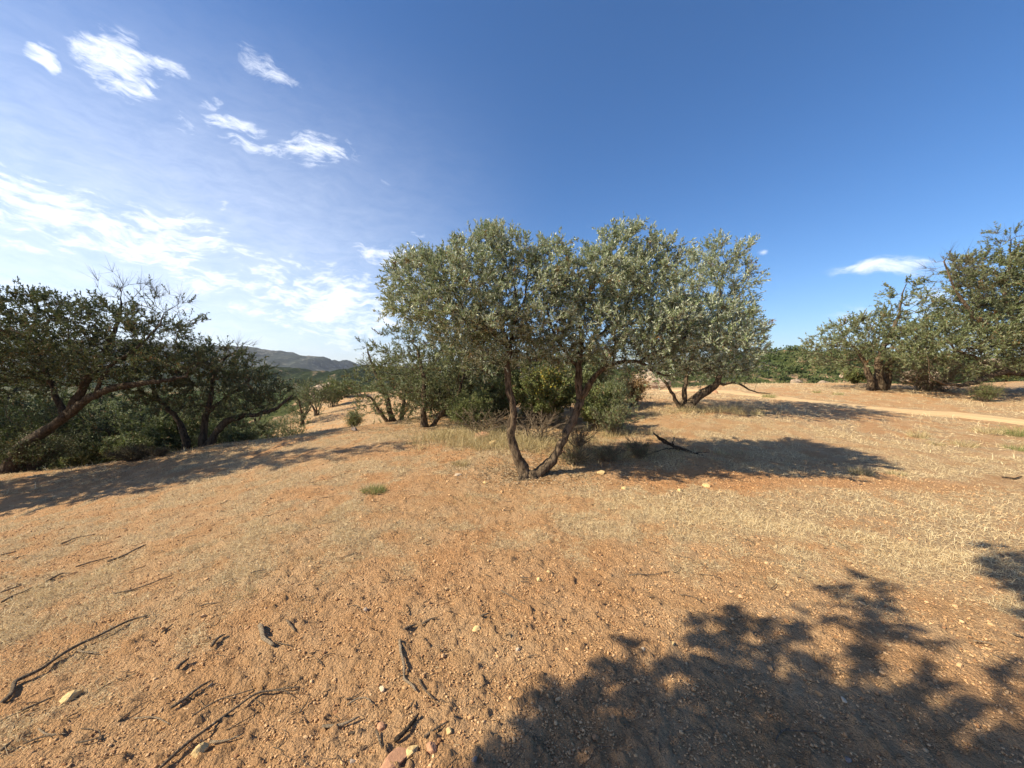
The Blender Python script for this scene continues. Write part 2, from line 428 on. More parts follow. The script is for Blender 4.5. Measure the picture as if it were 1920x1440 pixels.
class Tubes:
    def __init__(s): s.V = []; s.F = []; s.n = 0; s.T = []
    def add(s, P, rad, k=6, rough=.0, seed=0, cap=True):
        P = np.asarray(P, float); rad = np.asarray(rad, float); n = len(P)
        d = unit(np.gradient(P, axis=0))
        ref = np.array([.3, .2, 1.]) if abs(d[0][2]) < .9 else np.array([1., .1, 0])
        u = unit(np.cross(d, ref)); v = np.cross(d, u)
        a = np.arange(k) * 2 * math.pi / k
        rr = rad[:, None] * np.ones(k)[None, :]
        if rough:
            g = np.random.default_rng(seed)
            lob = g.random(4) * 6
            rr = rr * (1 + rough * (np.sin(2 * a + lob[0])[None, :] * .5 + np.sin(3 * a[None, :] + lob[1] + np.arange(n)[:, None] * .35) * .4
                                    + g.normal(0, .35, (n, k))))
        V = P[:, None, :] + rr[..., None] * (np.cos(a)[None, :, None] * u[:, None, :] + np.sin(a)[None, :, None] * v[:, None, :])
        s.V.append(V.reshape(-1, 3))
        i = np.arange(n - 1)[:, None] * k; j = np.arange(k)[None, :]; j2 = (j + 1) % k
        s.F.append((np.stack([i + j, i + j2, i + k + j2, i + k + j], -1).reshape(-1, 4)) + s.n)
        s.n += n * k
        if cap:
            for base, pt, fl in ((0, P[0], 1), ((n - 1) * k, P[-1], 0)):
                s.V.append(pt[None, :]); jj = np.arange(k); b = s.n - n * k if fl else s.n - 1 - n * k
                b = (s.n - n * k) if fl else (s.n - 1 - n * k)
                t = np.stack([b + base + jj, b + base + (jj + 1) % k, np.full(k, s.n)], -1)
                s.T.append(t[:, ::-1] if fl else t); s.n += 1
    def build(s, name, mat, parent=None, smooth=True, off=(0, 0, 0)):
        if not s.V: return None
        return npmesh(name, np.concatenate(s.V) - np.asarray(off), [np.concatenate(s.F)] + ([np.concatenate(s.T)] if s.T else []), mat, parent, smooth)

def grow(stems, attr, step, kill, infl=9e9, iters=70, trop=.08, g=None):
    """stems: list of (k,4) arrays x,y,z,r ; attr: (n,3). returns P,parent,rmin,nstem"""
    P = []; par = []; rm = []
    for s in stems:
        s = np.asarray(s, float)
        # resample
        seg = np.linalg.norm(np.diff(s[:, :3], axis=0), axis=1); L = np.r_[0, np.cumsum(seg)]
        m = max(2, int(L[-1] / (step * .7)) + 1); q = np.linspace(0, L[-1], m)
        r = np.stack([np.interp(q, L, s[:, c]) for c in range(4)], 1)
        for _ in range(2):
            if m > 3: r[1:-1, :3] = (r[:-2, :3] + 2 * r[1:-1, :3] + r[2:, :3]) / 4
        if m > 3: r[1:-1, :3] += g.normal(0, step * .07, (m - 2, 3))
        if P:
            A = np.array(P); k0 = int(np.argmin(np.linalg.norm(A - r[0, :3], axis=1)))
            if np.linalg.norm(A[k0] - r[0, :3]) < .45 and len(P) > 3 and (r[0, 2] - A[:, 2].min()) > .12: prev = k0; r = r[1:]
            else: prev = -1
        else: prev = -1
        for row in r:
            P.append(row[:3]); par.append(prev); rm.append(row[3]); prev = len(P) - 1
    nst = len(P)
    P = np.array(P); par = list(par); rm = list(rm)
    near = np.full(len(attr), -1); dist = np.full(len(attr), 1e9)
    def upd(i0):
        new = P[i0:]
        for a in range(0, len(attr), 4000):
            D = np.linalg.norm(attr[a:a + 4000, None, :] - new[None], axis=2)
            k = D.argmin(1); dm = D[np.arange(len(k)), k]
            b = dm < dist[a:a + 4000]
            near[a:a + 4000][b] = k[b] + i0; dist[a:a + 4000][b] = dm[b]
    upd(0)
    alive = np.ones(len(attr), bool); used = {}
    for it in range(iters):
        act = alive & (dist < infl)
        if not act.any(): break
        dirs = unit(attr[act] - P[near[act]]); acc = np.zeros_like(P)
        np.add.at(acc, near[act], dirs)
        idx = np.unique(near[act])
        nd = unit(acc[idx]); nd = unit(nd + g.normal(0, .22, nd.shape) + np.array([0, 0, trop]))
        keep = []
        for q, i in enumerate(idx):
            c = used.get(i, 0)
            if c < 4: keep.append(q); used[i] = c + 1
        if not keep: break
        i0 = len(P); P = np.concatenate([P, P[idx[keep]] + nd[keep] * step])
        par += list(idx[keep]); rm += [0.] * len(keep)
        upd(i0)
        alive &= dist > kill
    return P, np.array(par), np.array(rm), nst

def radii(P, par, rm, tip, ex=2.25):
    n = len(P); acc = np.zeros(n); 
    for i in range(n - 1, -1, -1):
        if acc[i] == 0: acc[i] = tip ** ex
        if par[i] >= 0: acc[par[i]] += acc[i]
    r = acc ** (1 / ex)
    return r

def leaves(pos, dirs, L, W, g, flat=.3):
    """rhombic narrow leaves, one quad each"""
    n = len(pos); dirs = unit(dirs)
    up = unit(g.normal(0, 1, (n, 3)) * (1 - flat) + np.array([0, 0, 1.]) * flat * 2)
    side = unit(np.cross(dirs, up)); nr = np.cross(side, dirs)
    L = np.broadcast_to(L, n)[:, None]; W = np.broadcast_to(W, n)[:, None]
    a = pos; b = pos + dirs * L * .45 + side * W * .5 + nr * L * .04; c = pos + dirs * L - nr * L * .07; d = pos + dirs * L * .45 - side * W * .5 + nr * L * .04
    V = np.stack([a, b, c, d], 1).reshape(-1, 3)
    return V, np.arange(4 * n).reshape(-1, 4)

def make_tree(name, label, stems, blobs, mats, seed=1, step=.13, kill=.16, dens=1.0, tip=.0035, leafL=.055, leafW=.013,
              lps=15, shoots=2.2, shootL=.2, cat='tree', group=None, deadk=.0, maxr=.2, trop=.08, crown='crown', down=0.0, aper=48):
    """stems: list of lists of (x,y,z,r) ; blobs: (x,y,z,rx,ry,rz,leafiness)"""
    g = np.random.default_rng(seed)
    base = np.array(stems[0][0][:3]); A = []; AB = []
    B = np.array([b[:7] for b in blobs], float)
    for bi, b in enumerate(B):
        vol = b[3] * b[4] * b[5]
        n = int(max(12, dens * 3.2 * vol / kill ** 3 * (.4 + .6 * b[6])))
        p = g.normal(0, 1, (n, 3)); p = unit(p) * (g.random((n, 1)) ** (1 / 4.2)) * (1 + .16 * g.normal(0, 1, (n, 1)))
        A.append(b[:3] + p * b[3:6]); AB += [bi] * n
    A = np.concatenate(A)
    P, par, rm, nst = grow(stems, A, step, kill, g=g, trop=trop)
    r = radii(P, par, rm, tip)
    r = np.where(rm > 0, np.maximum(rm, np.minimum(r, rm * 1.15)), np.minimum(r, .035))
    for i in range(nst, len(P)): r[i] = min(r[i], r[par[i]] * .92)
    n = len(P); kids = [[] for _ in range(n)]
    for i in range(n):
        if par[i] >= 0: kids[par[i]].append(i)
    trunk = Tubes(); tw = Tubes()
    roots = [i for i in range(n) if par[i] < 0]
    stack = [(i, -1) for i in roots]
    while stack:
        i, p0 = stack.pop(); ch = []
        if p0 >= 0: ch.append(p0)
        cur = i
        while True:
            ch.append(cur); ks = kids[cur]
            if not ks: break
            ks = sorted(ks, key=lambda q: -r[q]); 
            for q in ks[1:]: stack.append((q, cur))
            cur = ks[0]
        if len(ch) < 2: continue
        pr = r[ch].copy()
        if p0 >= 0: pr[0] = min(r[p0], pr[1] * 1.1)
        big = pr.max() > .016
        if pr.max() > .03: pr = pr * (1 + .16 * fbm(np.arange(len(ch)) * .6 + i, np.zeros(len(ch)), 1., 3, seed))
        pr[-1] *= .6
        if big: trunk.add(P[ch], pr, 9 if pr.max() > .05 else 6, .19 if pr.max() > .03 else .08, seed + i)
        else: tw.add(P[ch], pr, 3, cap=False)
    root = empty(name, base); tag(root, label, cat, group)
    off = base
    trunk.build('trunk', M[mats[0]], root, off=off)
    # shoots
    nb = np.zeros(n, int); 
    D = np.stack([(((P - b[:3]) / b[3:6]) ** 2).sum(1) for b in B], 1); nb = D.argmin(1); dm = D.min(1)
    lf = B[nb, 6]
    cand = np.nonzero((np.arange(n) >= nst) & (r < .012) & (dm < 2.6))[0]
    term = np.array([len(kids[i]) == 0 for i in cand])
    cnt = g.poisson(np.where(term, shoots * 1.5, shoots * .75) * np.where(lf[cand] < .6, 1.7, 1.0)); idx = np.repeat(cand, cnt)
    m = len(idx)
    cen = B[nb[idx], :3]; out = unit(P[idx] - cen)
    pd = unit(P[idx] - P[par[idx]])
    sdv = unit(out * .55 + pd * .5 + g.normal(0, .55, (m, 3)) + np.array([0, 0, .5 - down]))
    sl_ = shootL * g.uniform(.5, 1.35, m)
    leafy = g.random(m) < lf[idx]
    # stems of shoots
    side = unit(np.cross(sdv, g.normal(0, 1, (m, 3)))); th = tip * .55
    end = P[idx] + sdv * sl_[:, None] * np.where(leafy, .85, 1.15)[:, None]
    s2 = np.cross(sdv, side)
    V = np.stack([P[idx] + side * th, P[idx] - side * th, end - side * th * .3, end + side * th * .3,
                  P[idx] + s2 * th, P[idx] - s2 * th, end - s2 * th * .3, end + s2 * th * .3], 1).reshape(-1, 3)
    q = np.arange(8 * m).reshape(-1, 8); 
    tw.V.append(V); tw.F.append(np.concatenate([q[:, :4], q[:, 4:]]) + tw.n); tw.n += len(V)
    tw.build('twigs', M[mats[1]], root, off=off)
    # leaves along shoots
    li = np.repeat(np.nonzero(leafy)[0], lps); k = len(li)
    t = g.random(k) ** .8
    pos = P[idx][li] + sdv[li] * (sl_[li] * t)[:, None]
    ld = unit(sdv[li] * .85 + g.normal(0, .5, (k, 3)) + np.array([0, 0, .12 - down]))
    LL = leafL * g.uniform(.6, 1.25, k)
    LV, LF = leaves(pos, ld, LL, leafW * g.uniform(.75, 1.25, k), g)
    rnd = g.random(k)
    # whole withered sprays
    wither = g.random(m) < .012
    rnd = np.where(wither[li], 1.0, rnd)
    if k: npmesh(crown, LV - off, [LF], M[mats[2]], root, smooth=False, fattr={'rnd': rnd})
    return root

def pxs(stem, dy=0):     # polyline given as (px,py,Y,r)
    return [(*at(a, b, Y + dy), r) for (a, b, Y, r) in stem]
def pxb(bl):             # blob (px,py,Y, rx px, ry px, depth m, leafiness)
    o = []
    for (a, b, Y, rx, ry, rz, lf) in bl:
        p = at(a, b, Y); o.append((p.x, p.y, p.z, rx / F * Y, rz, ry / F * Y, lf))
    return o
def ground_stem(st):     # let the first point reach into the soil
    x, y, z, r = st[0]; st[0] = (x, y, g1(x, y) - .06, r); return st

# ------------------------------------------------------------------ the trees
# main tree, two stems leaving one foot
y0 = 6.0
main_st = [
    ground_stem(pxs([(990, 899, 6.0, .13), (976, 868, 6.0, .10), (965, 842, 5.98, .088), (955, 815, 5.95, .075), (960, 798, 5.95, .068), (964, 768, 5.95, .062), (952, 727, 5.97, .058), (950, 690, 6.0, .05), (953, 655, 6.0, .046), (962, 620, 6.05, .036), (970, 585, 6.1, .028), (966, 545, 6.1, .02)])),
    ground_stem(pxs([(996, 899, 6.02, .12), (1018, 880, 6.05, .10), (1038, 861, 6.1, .08), (1057, 825, 6.15, .075), (1075, 787, 6.2, .07), (1090, 748, 6.2, .075), (1083, 715, 6.2, .062), (1085, 680, 6.2, .055), (1092, 650, 6.25, .042), (1085, 600, 6.3, .032), (1100, 550, 6.3, .022), (1130, 500, 6.3, .015)])),
    pxs([(1092, 745, 6.2, .06), (1103, 725, 6.15, .052), (1115, 705, 6.1, .048), (1134, 687, 6.05, .044), (1167, 678, 6.0, .04), (1200, 677, 5.95, .032), (1228, 698, 5.9, .022), (1250, 705, 5.9, .012)]),
    pxs([(953, 652, 6.0, .04), (935, 634, 5.9, .036), (917, 614, 5.85, .032), (880, 598, 5.8, .024), (845, 575, 5.75, .016)]),
    pxs([(955, 648, 6.0, .03), (938, 610, 6.1, .026), (935, 570, 6.2, .022), (915, 520, 6.3, .015)]),
    pxs([(1200, 677, 5.95, .03), (1240, 655, 6.05, .028), (1290, 630, 6.1, .022), (1340, 615, 6.1, .015)]),
    pxs([(1088, 660, 6.2, .035), (1130, 625, 6.3, .028), (1175, 580, 6.4, .022), (1195, 530, 6.4, .015)]),
    pxs([(1085, 690, 6.2, .03), (1050, 650, 6.1, .022), (1030, 600, 6.1, .018), (1020, 540, 6.1, .014)]),
    pxs([(965, 600, 6.1, .02), (985, 560, 6.1, .017), (990, 500, 6.1, .012)]),
]
main_bl = [
    (782, 522, 5.9, 44, 44, .75, 1), (770, 560, 5.9, 40, 36, .7, 1), (840, 505, 6.0, 52, 42, .9, 1), (905, 466, 6.1, 50, 38, .9, 1), (925, 440, 6.1, 26, 22, .5, 1), (965, 470, 6.1, 40, 32, .8, 1),
    (1030, 475, 6.15, 42, 32, .8, 1), (1085, 490, 6.2, 38, 34, .8, 1), (1150, 458, 6.3, 50, 38, .8, 1), (1160, 428, 6.3, 26, 20, .5, 1), (1205, 490, 6.3, 48, 42, .9, 1),
    (880, 540, 6.0, 85, 42, 1.1, .8), (985, 545, 6.1, 80, 45, 1.1, .65), (1100, 545, 6.2, 70, 45, 1.1, .8), (1195, 555, 6.2, 62, 45, 1.0, .9),
    (835, 585, 5.8, 60, 32, .9, .85), (925, 605, 5.9, 70, 34, 1.0, .55), (1020, 615, 6.0, 65, 34, 1.0, .5), (1110, 615, 6.1, 65, 36, 1.0, .6), (1205, 615, 6.0, 65, 38, 1.0, .8),
    (1290, 592, 6.2, 48, 34, .9, .95), (1345, 600, 6.2, 36, 30, .7, 1), (1378, 635, 6.2, 34, 30, .6, 1), (1300, 645, 6.0, 62, 30, .9, .75), (1230, 660, 5.8, 45, 22, .7, .5),
    (890, 650, 6.0, 42, 24, .7, .5), (1000, 660, 6.1, 50, 20, .7, .35), (1130, 655, 6.1, 40, 20, .7, .4), (1372, 672, 6.3, 26, 22, .5, .7),
]
main_bl = [(a, b + (20 if b < 520 else 5) + (6 if 1010 < a < 1100 and b < 500 else 0), c, d, e * .97, f, h) for a, b, c, d, e, f, h in main_bl] + [
    (1180, 692, 5.9, 70, 17, .7, .3), (1010, 680, 6.1, 70, 18, .8, .2), (1060, 650, 6.3, 60, 30, .9, .5), (950, 640, 6.3, 60, 30, .9, .5), (1140, 640, 6.2, 70, 30, .9, .6), (860, 630, 6.1, 50, 26, .8, .7), (1320, 690, 6.1, 60, 18, .8, .4), (900, 680, 6.0, 45, 18, .7, .35), (1400, 655, 6.2, 22, 20, .5, .8), (905, 440, 6.1, 16, 12, .3, 1), (945, 450, 6.1, 14, 11, .3, 1), (750, 512, 5.9, 16, 14, .3, 1), (1168, 436, 6.3, 16, 12, .3, 1), (1232, 468, 6.3, 14, 12, .3, 1), (1012, 466, 6.1, 13, 10, .3, 1)]
main_st = [[(x, y, z, r * .88) for x, y, z, r in st] for st in main_st]
for a_, L_ in ((2.6, .26), (-.9, .22), (3.9, .22), (.4, .28), (-2.0, .22)):
    bx, by, bz, _ = main_st[0][0] if L_ < .23 else main_st[1][0]
    main_st.append([(bx, by, bz + .13, .085), (bx + math.cos(a_) * L_ * .5, by + math.sin(a_) * L_ * .5, bz + .075, .06), (bx + math.cos(a_) * L_, by + math.sin(a_) * L_, bz + .02, .03)])
make_tree('olive_tree', 'large silvery olive tree on two dark trunks spreading in a V', main_st, pxb(main_bl), ('bark', 'twig', 'olive'),
          seed=3, step=.11, kill=.13, dens=1.15, leafL=.054, leafW=.0155, lps=21, shoots=3.9, shootL=.18)

# tree to the right behind it
make_tree('olive_tree', 'olive tree right behind the large one, its low dark trunk curving right',
    [ground_stem(pxs([(1285, 768, 11.5, .17), (1296, 752, 11.5, .13), (1318, 737, 11.4, .11), (1345, 722, 11.3, .09), (1352, 700, 11.3, .075), (1340, 660, 11.3, .06), (1345, 600, 11.3, .045), (1350, 540, 11.3, .03)])),
     ground_stem(pxs([(1282, 768, 11.6, .12), (1283, 740, 11.6, .08), (1290, 700, 11.7, .065), (1305, 650, 11.7, .05), (1310, 590, 11.7, .035)])),
     ground_stem(pxs([(1278, 768, 11.5, .08), (1262, 740, 11.4, .05), (1245, 712, 11.3, .035), (1220, 690, 11.2, .025)])),
     pxs([(1345, 722, 11.3, .05), (1380, 715, 11.0, .03), (1410, 735, 10.9, .018), (1445, 738, 10.8, .01)])],
    pxb([(1340, 492, 11.3, 44, 32, 1.1, 1), (1372, 520, 11.2, 32, 34, 1.0, .95), (1300, 525, 11.4, 36, 34, 1.1, 1), (1330, 555, 11.4, 55, 34, 1.4, .9), (1385, 555, 11.1, 24, 14, .6, .9), (1295, 600, 11.5, 60, 40, 1.5, .8),
         (1365, 620, 11.3, 48, 36, 1.3, .95), (1395, 655, 11.2, 34, 26, 1.0, .9), (1330, 670, 11.3, 75, 30, 1.5, .55), (1250, 690, 11.2, 50, 26, 1.2, .45), (1390, 700, 11, 36, 14, .8, .3), (1300, 712, 11, 60, 14, 1, .15), (1230, 640, 11.6, 50, 40, 1.4, .8)]),
    ('bark', 'twig', 'olive'), seed=5, step=.2, kill=.24, leafL=.07, leafW=.022, lps=22, shoots=3.6, shootL=.3, tip=.005, dens=2.6)

# trees behind to the left
make_tree('olive_tree', 'slender olive tree with one straight thin trunk just left of the large tree',
    [ground_stem(pxs([(798, 803, 10.3, .13), (793, 780, 10.3, .09), (797, 750, 10.3, .07), (795, 715, 10.3, .06), (790, 680, 10.3, .045), (780, 650, 10.3, .03)])),
     ground_stem(pxs([(808, 800, 10.4, .08), (822, 780, 10.4, .06), (845, 757, 10.4, .05), (862, 735, 10.4, .04), (870, 700, 10.4, .03)]))],
    pxb([(758, 632, 10.2, 36, 20, 1.0, 1), (740, 660, 10.2, 30, 24, .9, 1), (800, 640, 10.3, 42, 28, 1.2, 1), (770, 685, 10.2, 55, 30, 1.3, .8), (845, 660, 10.4, 50, 34, 1.3, .9), (850, 705, 10.3, 55, 28, 1.3, .5), (760, 718, 10.3, 45, 20, 1.1, .4), (900, 690, 10.5, 45, 38, 1.3, .6), (770, 735, 10.4, 50, 20, 1.2, .5), (850, 745, 10.6, 50, 22, 1.2, .5)]),
    ('bark', 'twig', 'olive_md'), seed=8, step=.2, kill=.24, leafL=.07, leafW=.02, lps=20, shoots=3.4, shootL=.28, tip=.005, dens=2.6)
make_tree('olive_tree', 'brownish olive tree with a bare twiggy top at the left end of the middle row',
    [ground_stem(pxs([(738, 795, 12.2, .11), (733, 770, 12.2, .08), (722, 735, 12.2, .06), (706, 705, 12.2, .045), (697, 680, 12.2, .035), (690, 662, 12.2, .022)])),
     ground_stem(pxs([(750, 794, 12.4, .09), (757, 765, 12.4, .06), (760, 730, 12.4, .04)])),
     ground_stem(pxs([(728, 795, 12.1, .07), (712, 772, 12.0, .05), (695, 745, 12.0, .035)]))],
    pxb([(695, 655, 12.2, 22, 18, .7, .12), (700, 692, 12.2, 30, 18, .9, .6), (690, 725, 12.1, 30, 24, 1.1, .8), (725, 710, 12.2, 34, 30, 1.1, .8), (765, 725, 12.3, 42, 28, 1.2, .7), (700, 755, 12, 32, 16, 1, .6), (745, 758, 12.3, 48, 20, 1, .6), (690, 770, 12.4, 30, 14, .9, .7), (780, 770, 12.6, 40, 16, 1, .5)]),
    ('bark', 'twig', 'olive_md'), seed=9, step=.2, kill=.24, leafL=.07, leafW=.02, lps=20, shoots=3.4, shootL=.28, tip=.005, dens=2.8)

# left trees
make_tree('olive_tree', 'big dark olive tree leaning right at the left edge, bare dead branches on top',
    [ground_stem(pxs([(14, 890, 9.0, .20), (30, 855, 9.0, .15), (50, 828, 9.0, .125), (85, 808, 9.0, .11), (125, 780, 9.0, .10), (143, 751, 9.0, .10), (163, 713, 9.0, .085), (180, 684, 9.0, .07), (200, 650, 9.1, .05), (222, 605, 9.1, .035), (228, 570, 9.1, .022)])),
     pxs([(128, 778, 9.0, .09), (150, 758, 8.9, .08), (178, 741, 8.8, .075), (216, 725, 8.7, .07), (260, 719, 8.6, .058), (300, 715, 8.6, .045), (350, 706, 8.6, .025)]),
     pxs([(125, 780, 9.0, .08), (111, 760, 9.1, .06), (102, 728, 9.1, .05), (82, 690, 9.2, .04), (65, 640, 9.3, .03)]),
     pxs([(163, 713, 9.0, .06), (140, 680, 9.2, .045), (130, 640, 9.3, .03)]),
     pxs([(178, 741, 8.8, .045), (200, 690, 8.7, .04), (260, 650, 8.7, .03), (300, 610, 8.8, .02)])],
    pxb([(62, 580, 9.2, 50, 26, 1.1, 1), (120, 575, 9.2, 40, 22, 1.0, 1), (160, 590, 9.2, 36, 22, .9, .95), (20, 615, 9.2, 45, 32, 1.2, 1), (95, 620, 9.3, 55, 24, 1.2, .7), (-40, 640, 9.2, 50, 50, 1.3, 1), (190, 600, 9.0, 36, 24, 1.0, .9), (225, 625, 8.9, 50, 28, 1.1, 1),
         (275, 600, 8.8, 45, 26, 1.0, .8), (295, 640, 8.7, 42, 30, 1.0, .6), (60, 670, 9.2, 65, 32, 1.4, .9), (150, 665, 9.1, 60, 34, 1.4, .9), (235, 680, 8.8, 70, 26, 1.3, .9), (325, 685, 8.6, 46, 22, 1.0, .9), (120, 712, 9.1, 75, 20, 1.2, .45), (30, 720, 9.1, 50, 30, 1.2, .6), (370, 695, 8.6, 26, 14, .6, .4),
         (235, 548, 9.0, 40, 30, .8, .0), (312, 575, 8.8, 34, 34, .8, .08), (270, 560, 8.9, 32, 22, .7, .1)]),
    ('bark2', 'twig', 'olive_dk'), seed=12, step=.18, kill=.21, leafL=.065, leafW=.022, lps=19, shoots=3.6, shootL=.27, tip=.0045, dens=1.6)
make_tree('olive_tree', 'dark olive tree with several stems, second from the left, spreading over the slope',
    [ground_stem(pxs([(380, 836, 10.4, .14), (380, 805, 10.4, .085), (388, 775, 10.4, .07), (395, 740, 10.4, .055), (400, 700, 10.4, .04), (430, 665, 10.4, .022)])),
     ground_stem(pxs([(350, 838, 10.2, .10), (345, 805, 10.2, .075), (325, 775, 10.2, .06), (292, 745, 10.1, .05), (285, 715, 10.1, .035)])),
     ground_stem(pxs([(388, 836, 10.3, .12), (405, 808, 10.3, .085), (428, 788, 10.2, .075), (465, 779, 10.1, .06), (520, 768, 10.0, .04), (550, 740, 10, .02)])),
     pxs([(388, 775, 10.4, .05), (430, 740, 10.3, .045), (470, 710, 10.3, .03)])],
    pxb([(395, 662, 10.4, 38, 18, 1.1, 1), (340, 680, 10.4, 40, 24, 1.2, .9), (430, 675, 10.4, 36, 22, 1.1, .6), (445, 698, 10.3, 42, 24, 1.2, .8), (380, 705, 10.4, 62, 30, 1.4, .9), (310, 720, 10.2, 44, 28, 1.2, .8), (476, 730, 10.2, 36, 26, 1.1, .8), (495, 762, 10.1, 34, 20, 1.0, .8),
         (420, 745, 10.3, 70, 22, 1.4, .6), (340, 755, 10.2, 55, 18, 1.1, .35), (440, 650, 10.4, 34, 16, .8, .0), (375, 645, 10.4, 28, 12, .7, .1), (515, 752, 10.0, 18, 22, .7, .6)]),
    ('bark2', 'twig', 'olive_dk'), seed=14, step=.2, kill=.23, leafL=.07, leafW=.025, lps=20, shoots=4.0, shootL=.28, tip=.005, dens=2.8)

# right trees
make_tree('olive_tree', 'olive tree on three stout trunks at the far edge, with a leafy spire',
    [ground_stem(pxs([(1652, 731, 17.9, .26), (1646, 712, 17.9, .19), (1645, 690, 17.9, .15), (1650, 660, 17.9, .12), (1670, 630, 17.9, .09), (1686, 590, 17.9, .06), (1692, 550, 17.9, .03)])),
     ground_stem(pxs([(1634, 730, 17.8, .18), (1630, 705, 17.8, .13), (1622, 680, 17.8, .10), (1605, 655, 17.8, .07)])),
     ground_stem(pxs([(1656, 731, 18.0, .20), (1667, 708, 18.0, .14), (1664, 680, 18.0, .11), (1700, 650, 18.0, .07)]))],
    pxb([(1588, 625, 17.8, 34, 22, 1.5, 1), (1560, 655, 17.8, 30, 22, 1.5, .6), (1625, 612, 17.8, 34, 22, 1.5, .9), (1600, 655, 17.8, 55, 24, 2, .9), (1660, 640, 17.9, 50, 30, 2, .9), (1672, 598, 17.9, 30, 20, 1.2, .7), (1692, 565, 17.9, 16, 20, .9, 1), (1704, 535, 17.9, 20, 12, .8, 1), (1690, 532, 17.9, 10, 10, .5, 1),
         (1715, 590, 17.9, 28, 24, 1.4, .9), (1705, 625, 17.9, 40, 28, 1.8, .7), (1600, 682, 17.8, 62, 14, 1.6, .6), (1680, 672, 17.9, 50, 20, 1.8, .7), (1550, 640, 17.8, 18, 12, .7, .0)]),
    ('bark', 'twig', 'olive_md'), seed=17, step=.3, kill=.34, leafL=.10, leafW=.036, lps=22, shoots=3.6, shootL=.42, tip=.008, dens=2.8)
make_tree('olive_tree', 'tall spreading olive tree at the right edge, one limb arching to the ground',
    [ground_stem(pxs([(1996, 742, 15.5, .36), (1985, 712, 15.5, .28), (1962, 699, 15.4, .19), (1925, 701, 15.3, .16), (1885, 695, 15.2, .145), (1852, 706, 15.1, .12), (1822, 719, 15.0, .10), (1790, 724, 14.9, .06), (1750, 712, 14.8, .03)])),
     pxs([(1985, 712, 15.5, .22), (1965, 670, 15.4, .18), (1930, 640, 15.3, .14), (1900, 600, 15.3, .10), (1880, 560, 15.3, .07), (1895, 500, 15.3, .045), (1895, 460, 15.3, .025)]),
     pxs([(1930, 640, 15.3, .1), (1870, 620, 15.1, .08), (1820, 590, 15.1, .06), (1790, 540, 15.1, .04), (1770, 490, 15.1, .022)]),
     pxs([(1965, 670, 15.4, .15), (1990, 600, 15.6, .1), (1985, 530, 15.6, .06)]),
     pxs([(1885, 695, 15.2, .07), (1840, 675, 15.0, .055), (1790, 655, 15.0, .04)])],
    pxb([(1880, 498, 15.3, 46, 30, 1.6, .95), (1835, 505, 15.2, 26, 24, 1.2, .9), (1925, 520, 15.4, 50, 44, 1.8, .9), (1980, 540, 15.5, 60, 60, 2, .9), (1860, 560, 15.2, 54, 36, 1.8, .95), (1845, 590, 15.0, 40, 22, 1.4, 1), (1910, 590, 15.2, 60, 36, 1.9, .9), (1980, 630, 15.3, 60, 50, 2, .8), (1880, 640, 15.0, 60, 30, 1.8, .8),
         (1810, 620, 15.0, 44, 28, 1.6, .75), (1790, 650, 14.9, 48, 24, 1.5, .9), (1752, 632, 15.0, 34, 26, 1.2, .95), (1730, 665, 14.9, 34, 20, 1.2, .9), (1850, 680, 14.9, 60, 18, 1.4, .3), (1800, 690, 14.8, 60, 16, 1.3, .15),
         (1900, 448, 15.3, 36, 20, 1.1, .1), (1870, 470, 15.3, 26, 14, 1, .25), (1778, 500, 15.1, 24, 26, 1.0, .0), (1790, 550, 15.1, 34, 36, 1.3, .2)]),
    ('bark', 'twig', 'olive_md'), seed=19, step=.26, kill=.3, leafL=.085, leafW=.03, lps=26, shoots=5.0, shootL=.38, tip=.0065, dens=2.2)

# generic trees and shrubs in their own coordinates
def generic_tree(name, label, loc, h, w_, seed, mats, dens=1., leaf=(.10, .04), step=.28, n=9, dead=0, group=None, lean=(0, 0), low=.35):
    g = np.random.default_rng(seed); st = []
    for k in range(3):
        a = g.random() * 6.28 + k * 2.1; sp = w_ * g.uniform(.15, .3)
        pts = [(g.normal(0, .06), g.normal(0, .06), -.1, .05 * h * (.9 if k == 0 else .6))]
        for q in range(1, 6):
            t = q / 5; pts.append((lean[0] * t + math.cos(a) * sp * t ** 1.3 * 1.4 + g.normal(0, .05), lean[1] * t + math.sin(a) * sp * t ** 1.3 * 1.4 + g.normal(0, .05), h * .66 * t, .035 * h * (1 - .8 * t) * (1 if k == 0 else .7)))
        st.append(pts)
    bl = []
    for k in range(n):
        a = g.random() * 6.28; rr = w_ * .5 * math.sqrt(g.random()) * .8; zz = h * g.uniform(low + .12, .86) * (1 - .25 * (rr / (w_ * .5)) ** 2)
        s = g.uniform(.14, .24) * w_
        bl.append((lean[0] * .7 + math.cos(a) * rr, lean[1] * .7 + math.sin(a) * rr, zz, s, s, s * g.uniform(.6, .9), g.uniform(.6, 1)))
    for k in range(dead):
        bl.append((g.normal(0, w_ * .2), g.normal(0, w_ * .2), h * .92, w_ * .14, w_ * .14, h * .1, .05))
    r = make_tree(name, label, st, bl, mats, seed=seed, step=step, kill=step * 1.15, dens=dens*3, leafL=leaf[0], leafW=leaf[1], lps=15, shoots=3.6, shootL=step * 1.4, tip=.0065, group=group)
    r.location = loc; return r

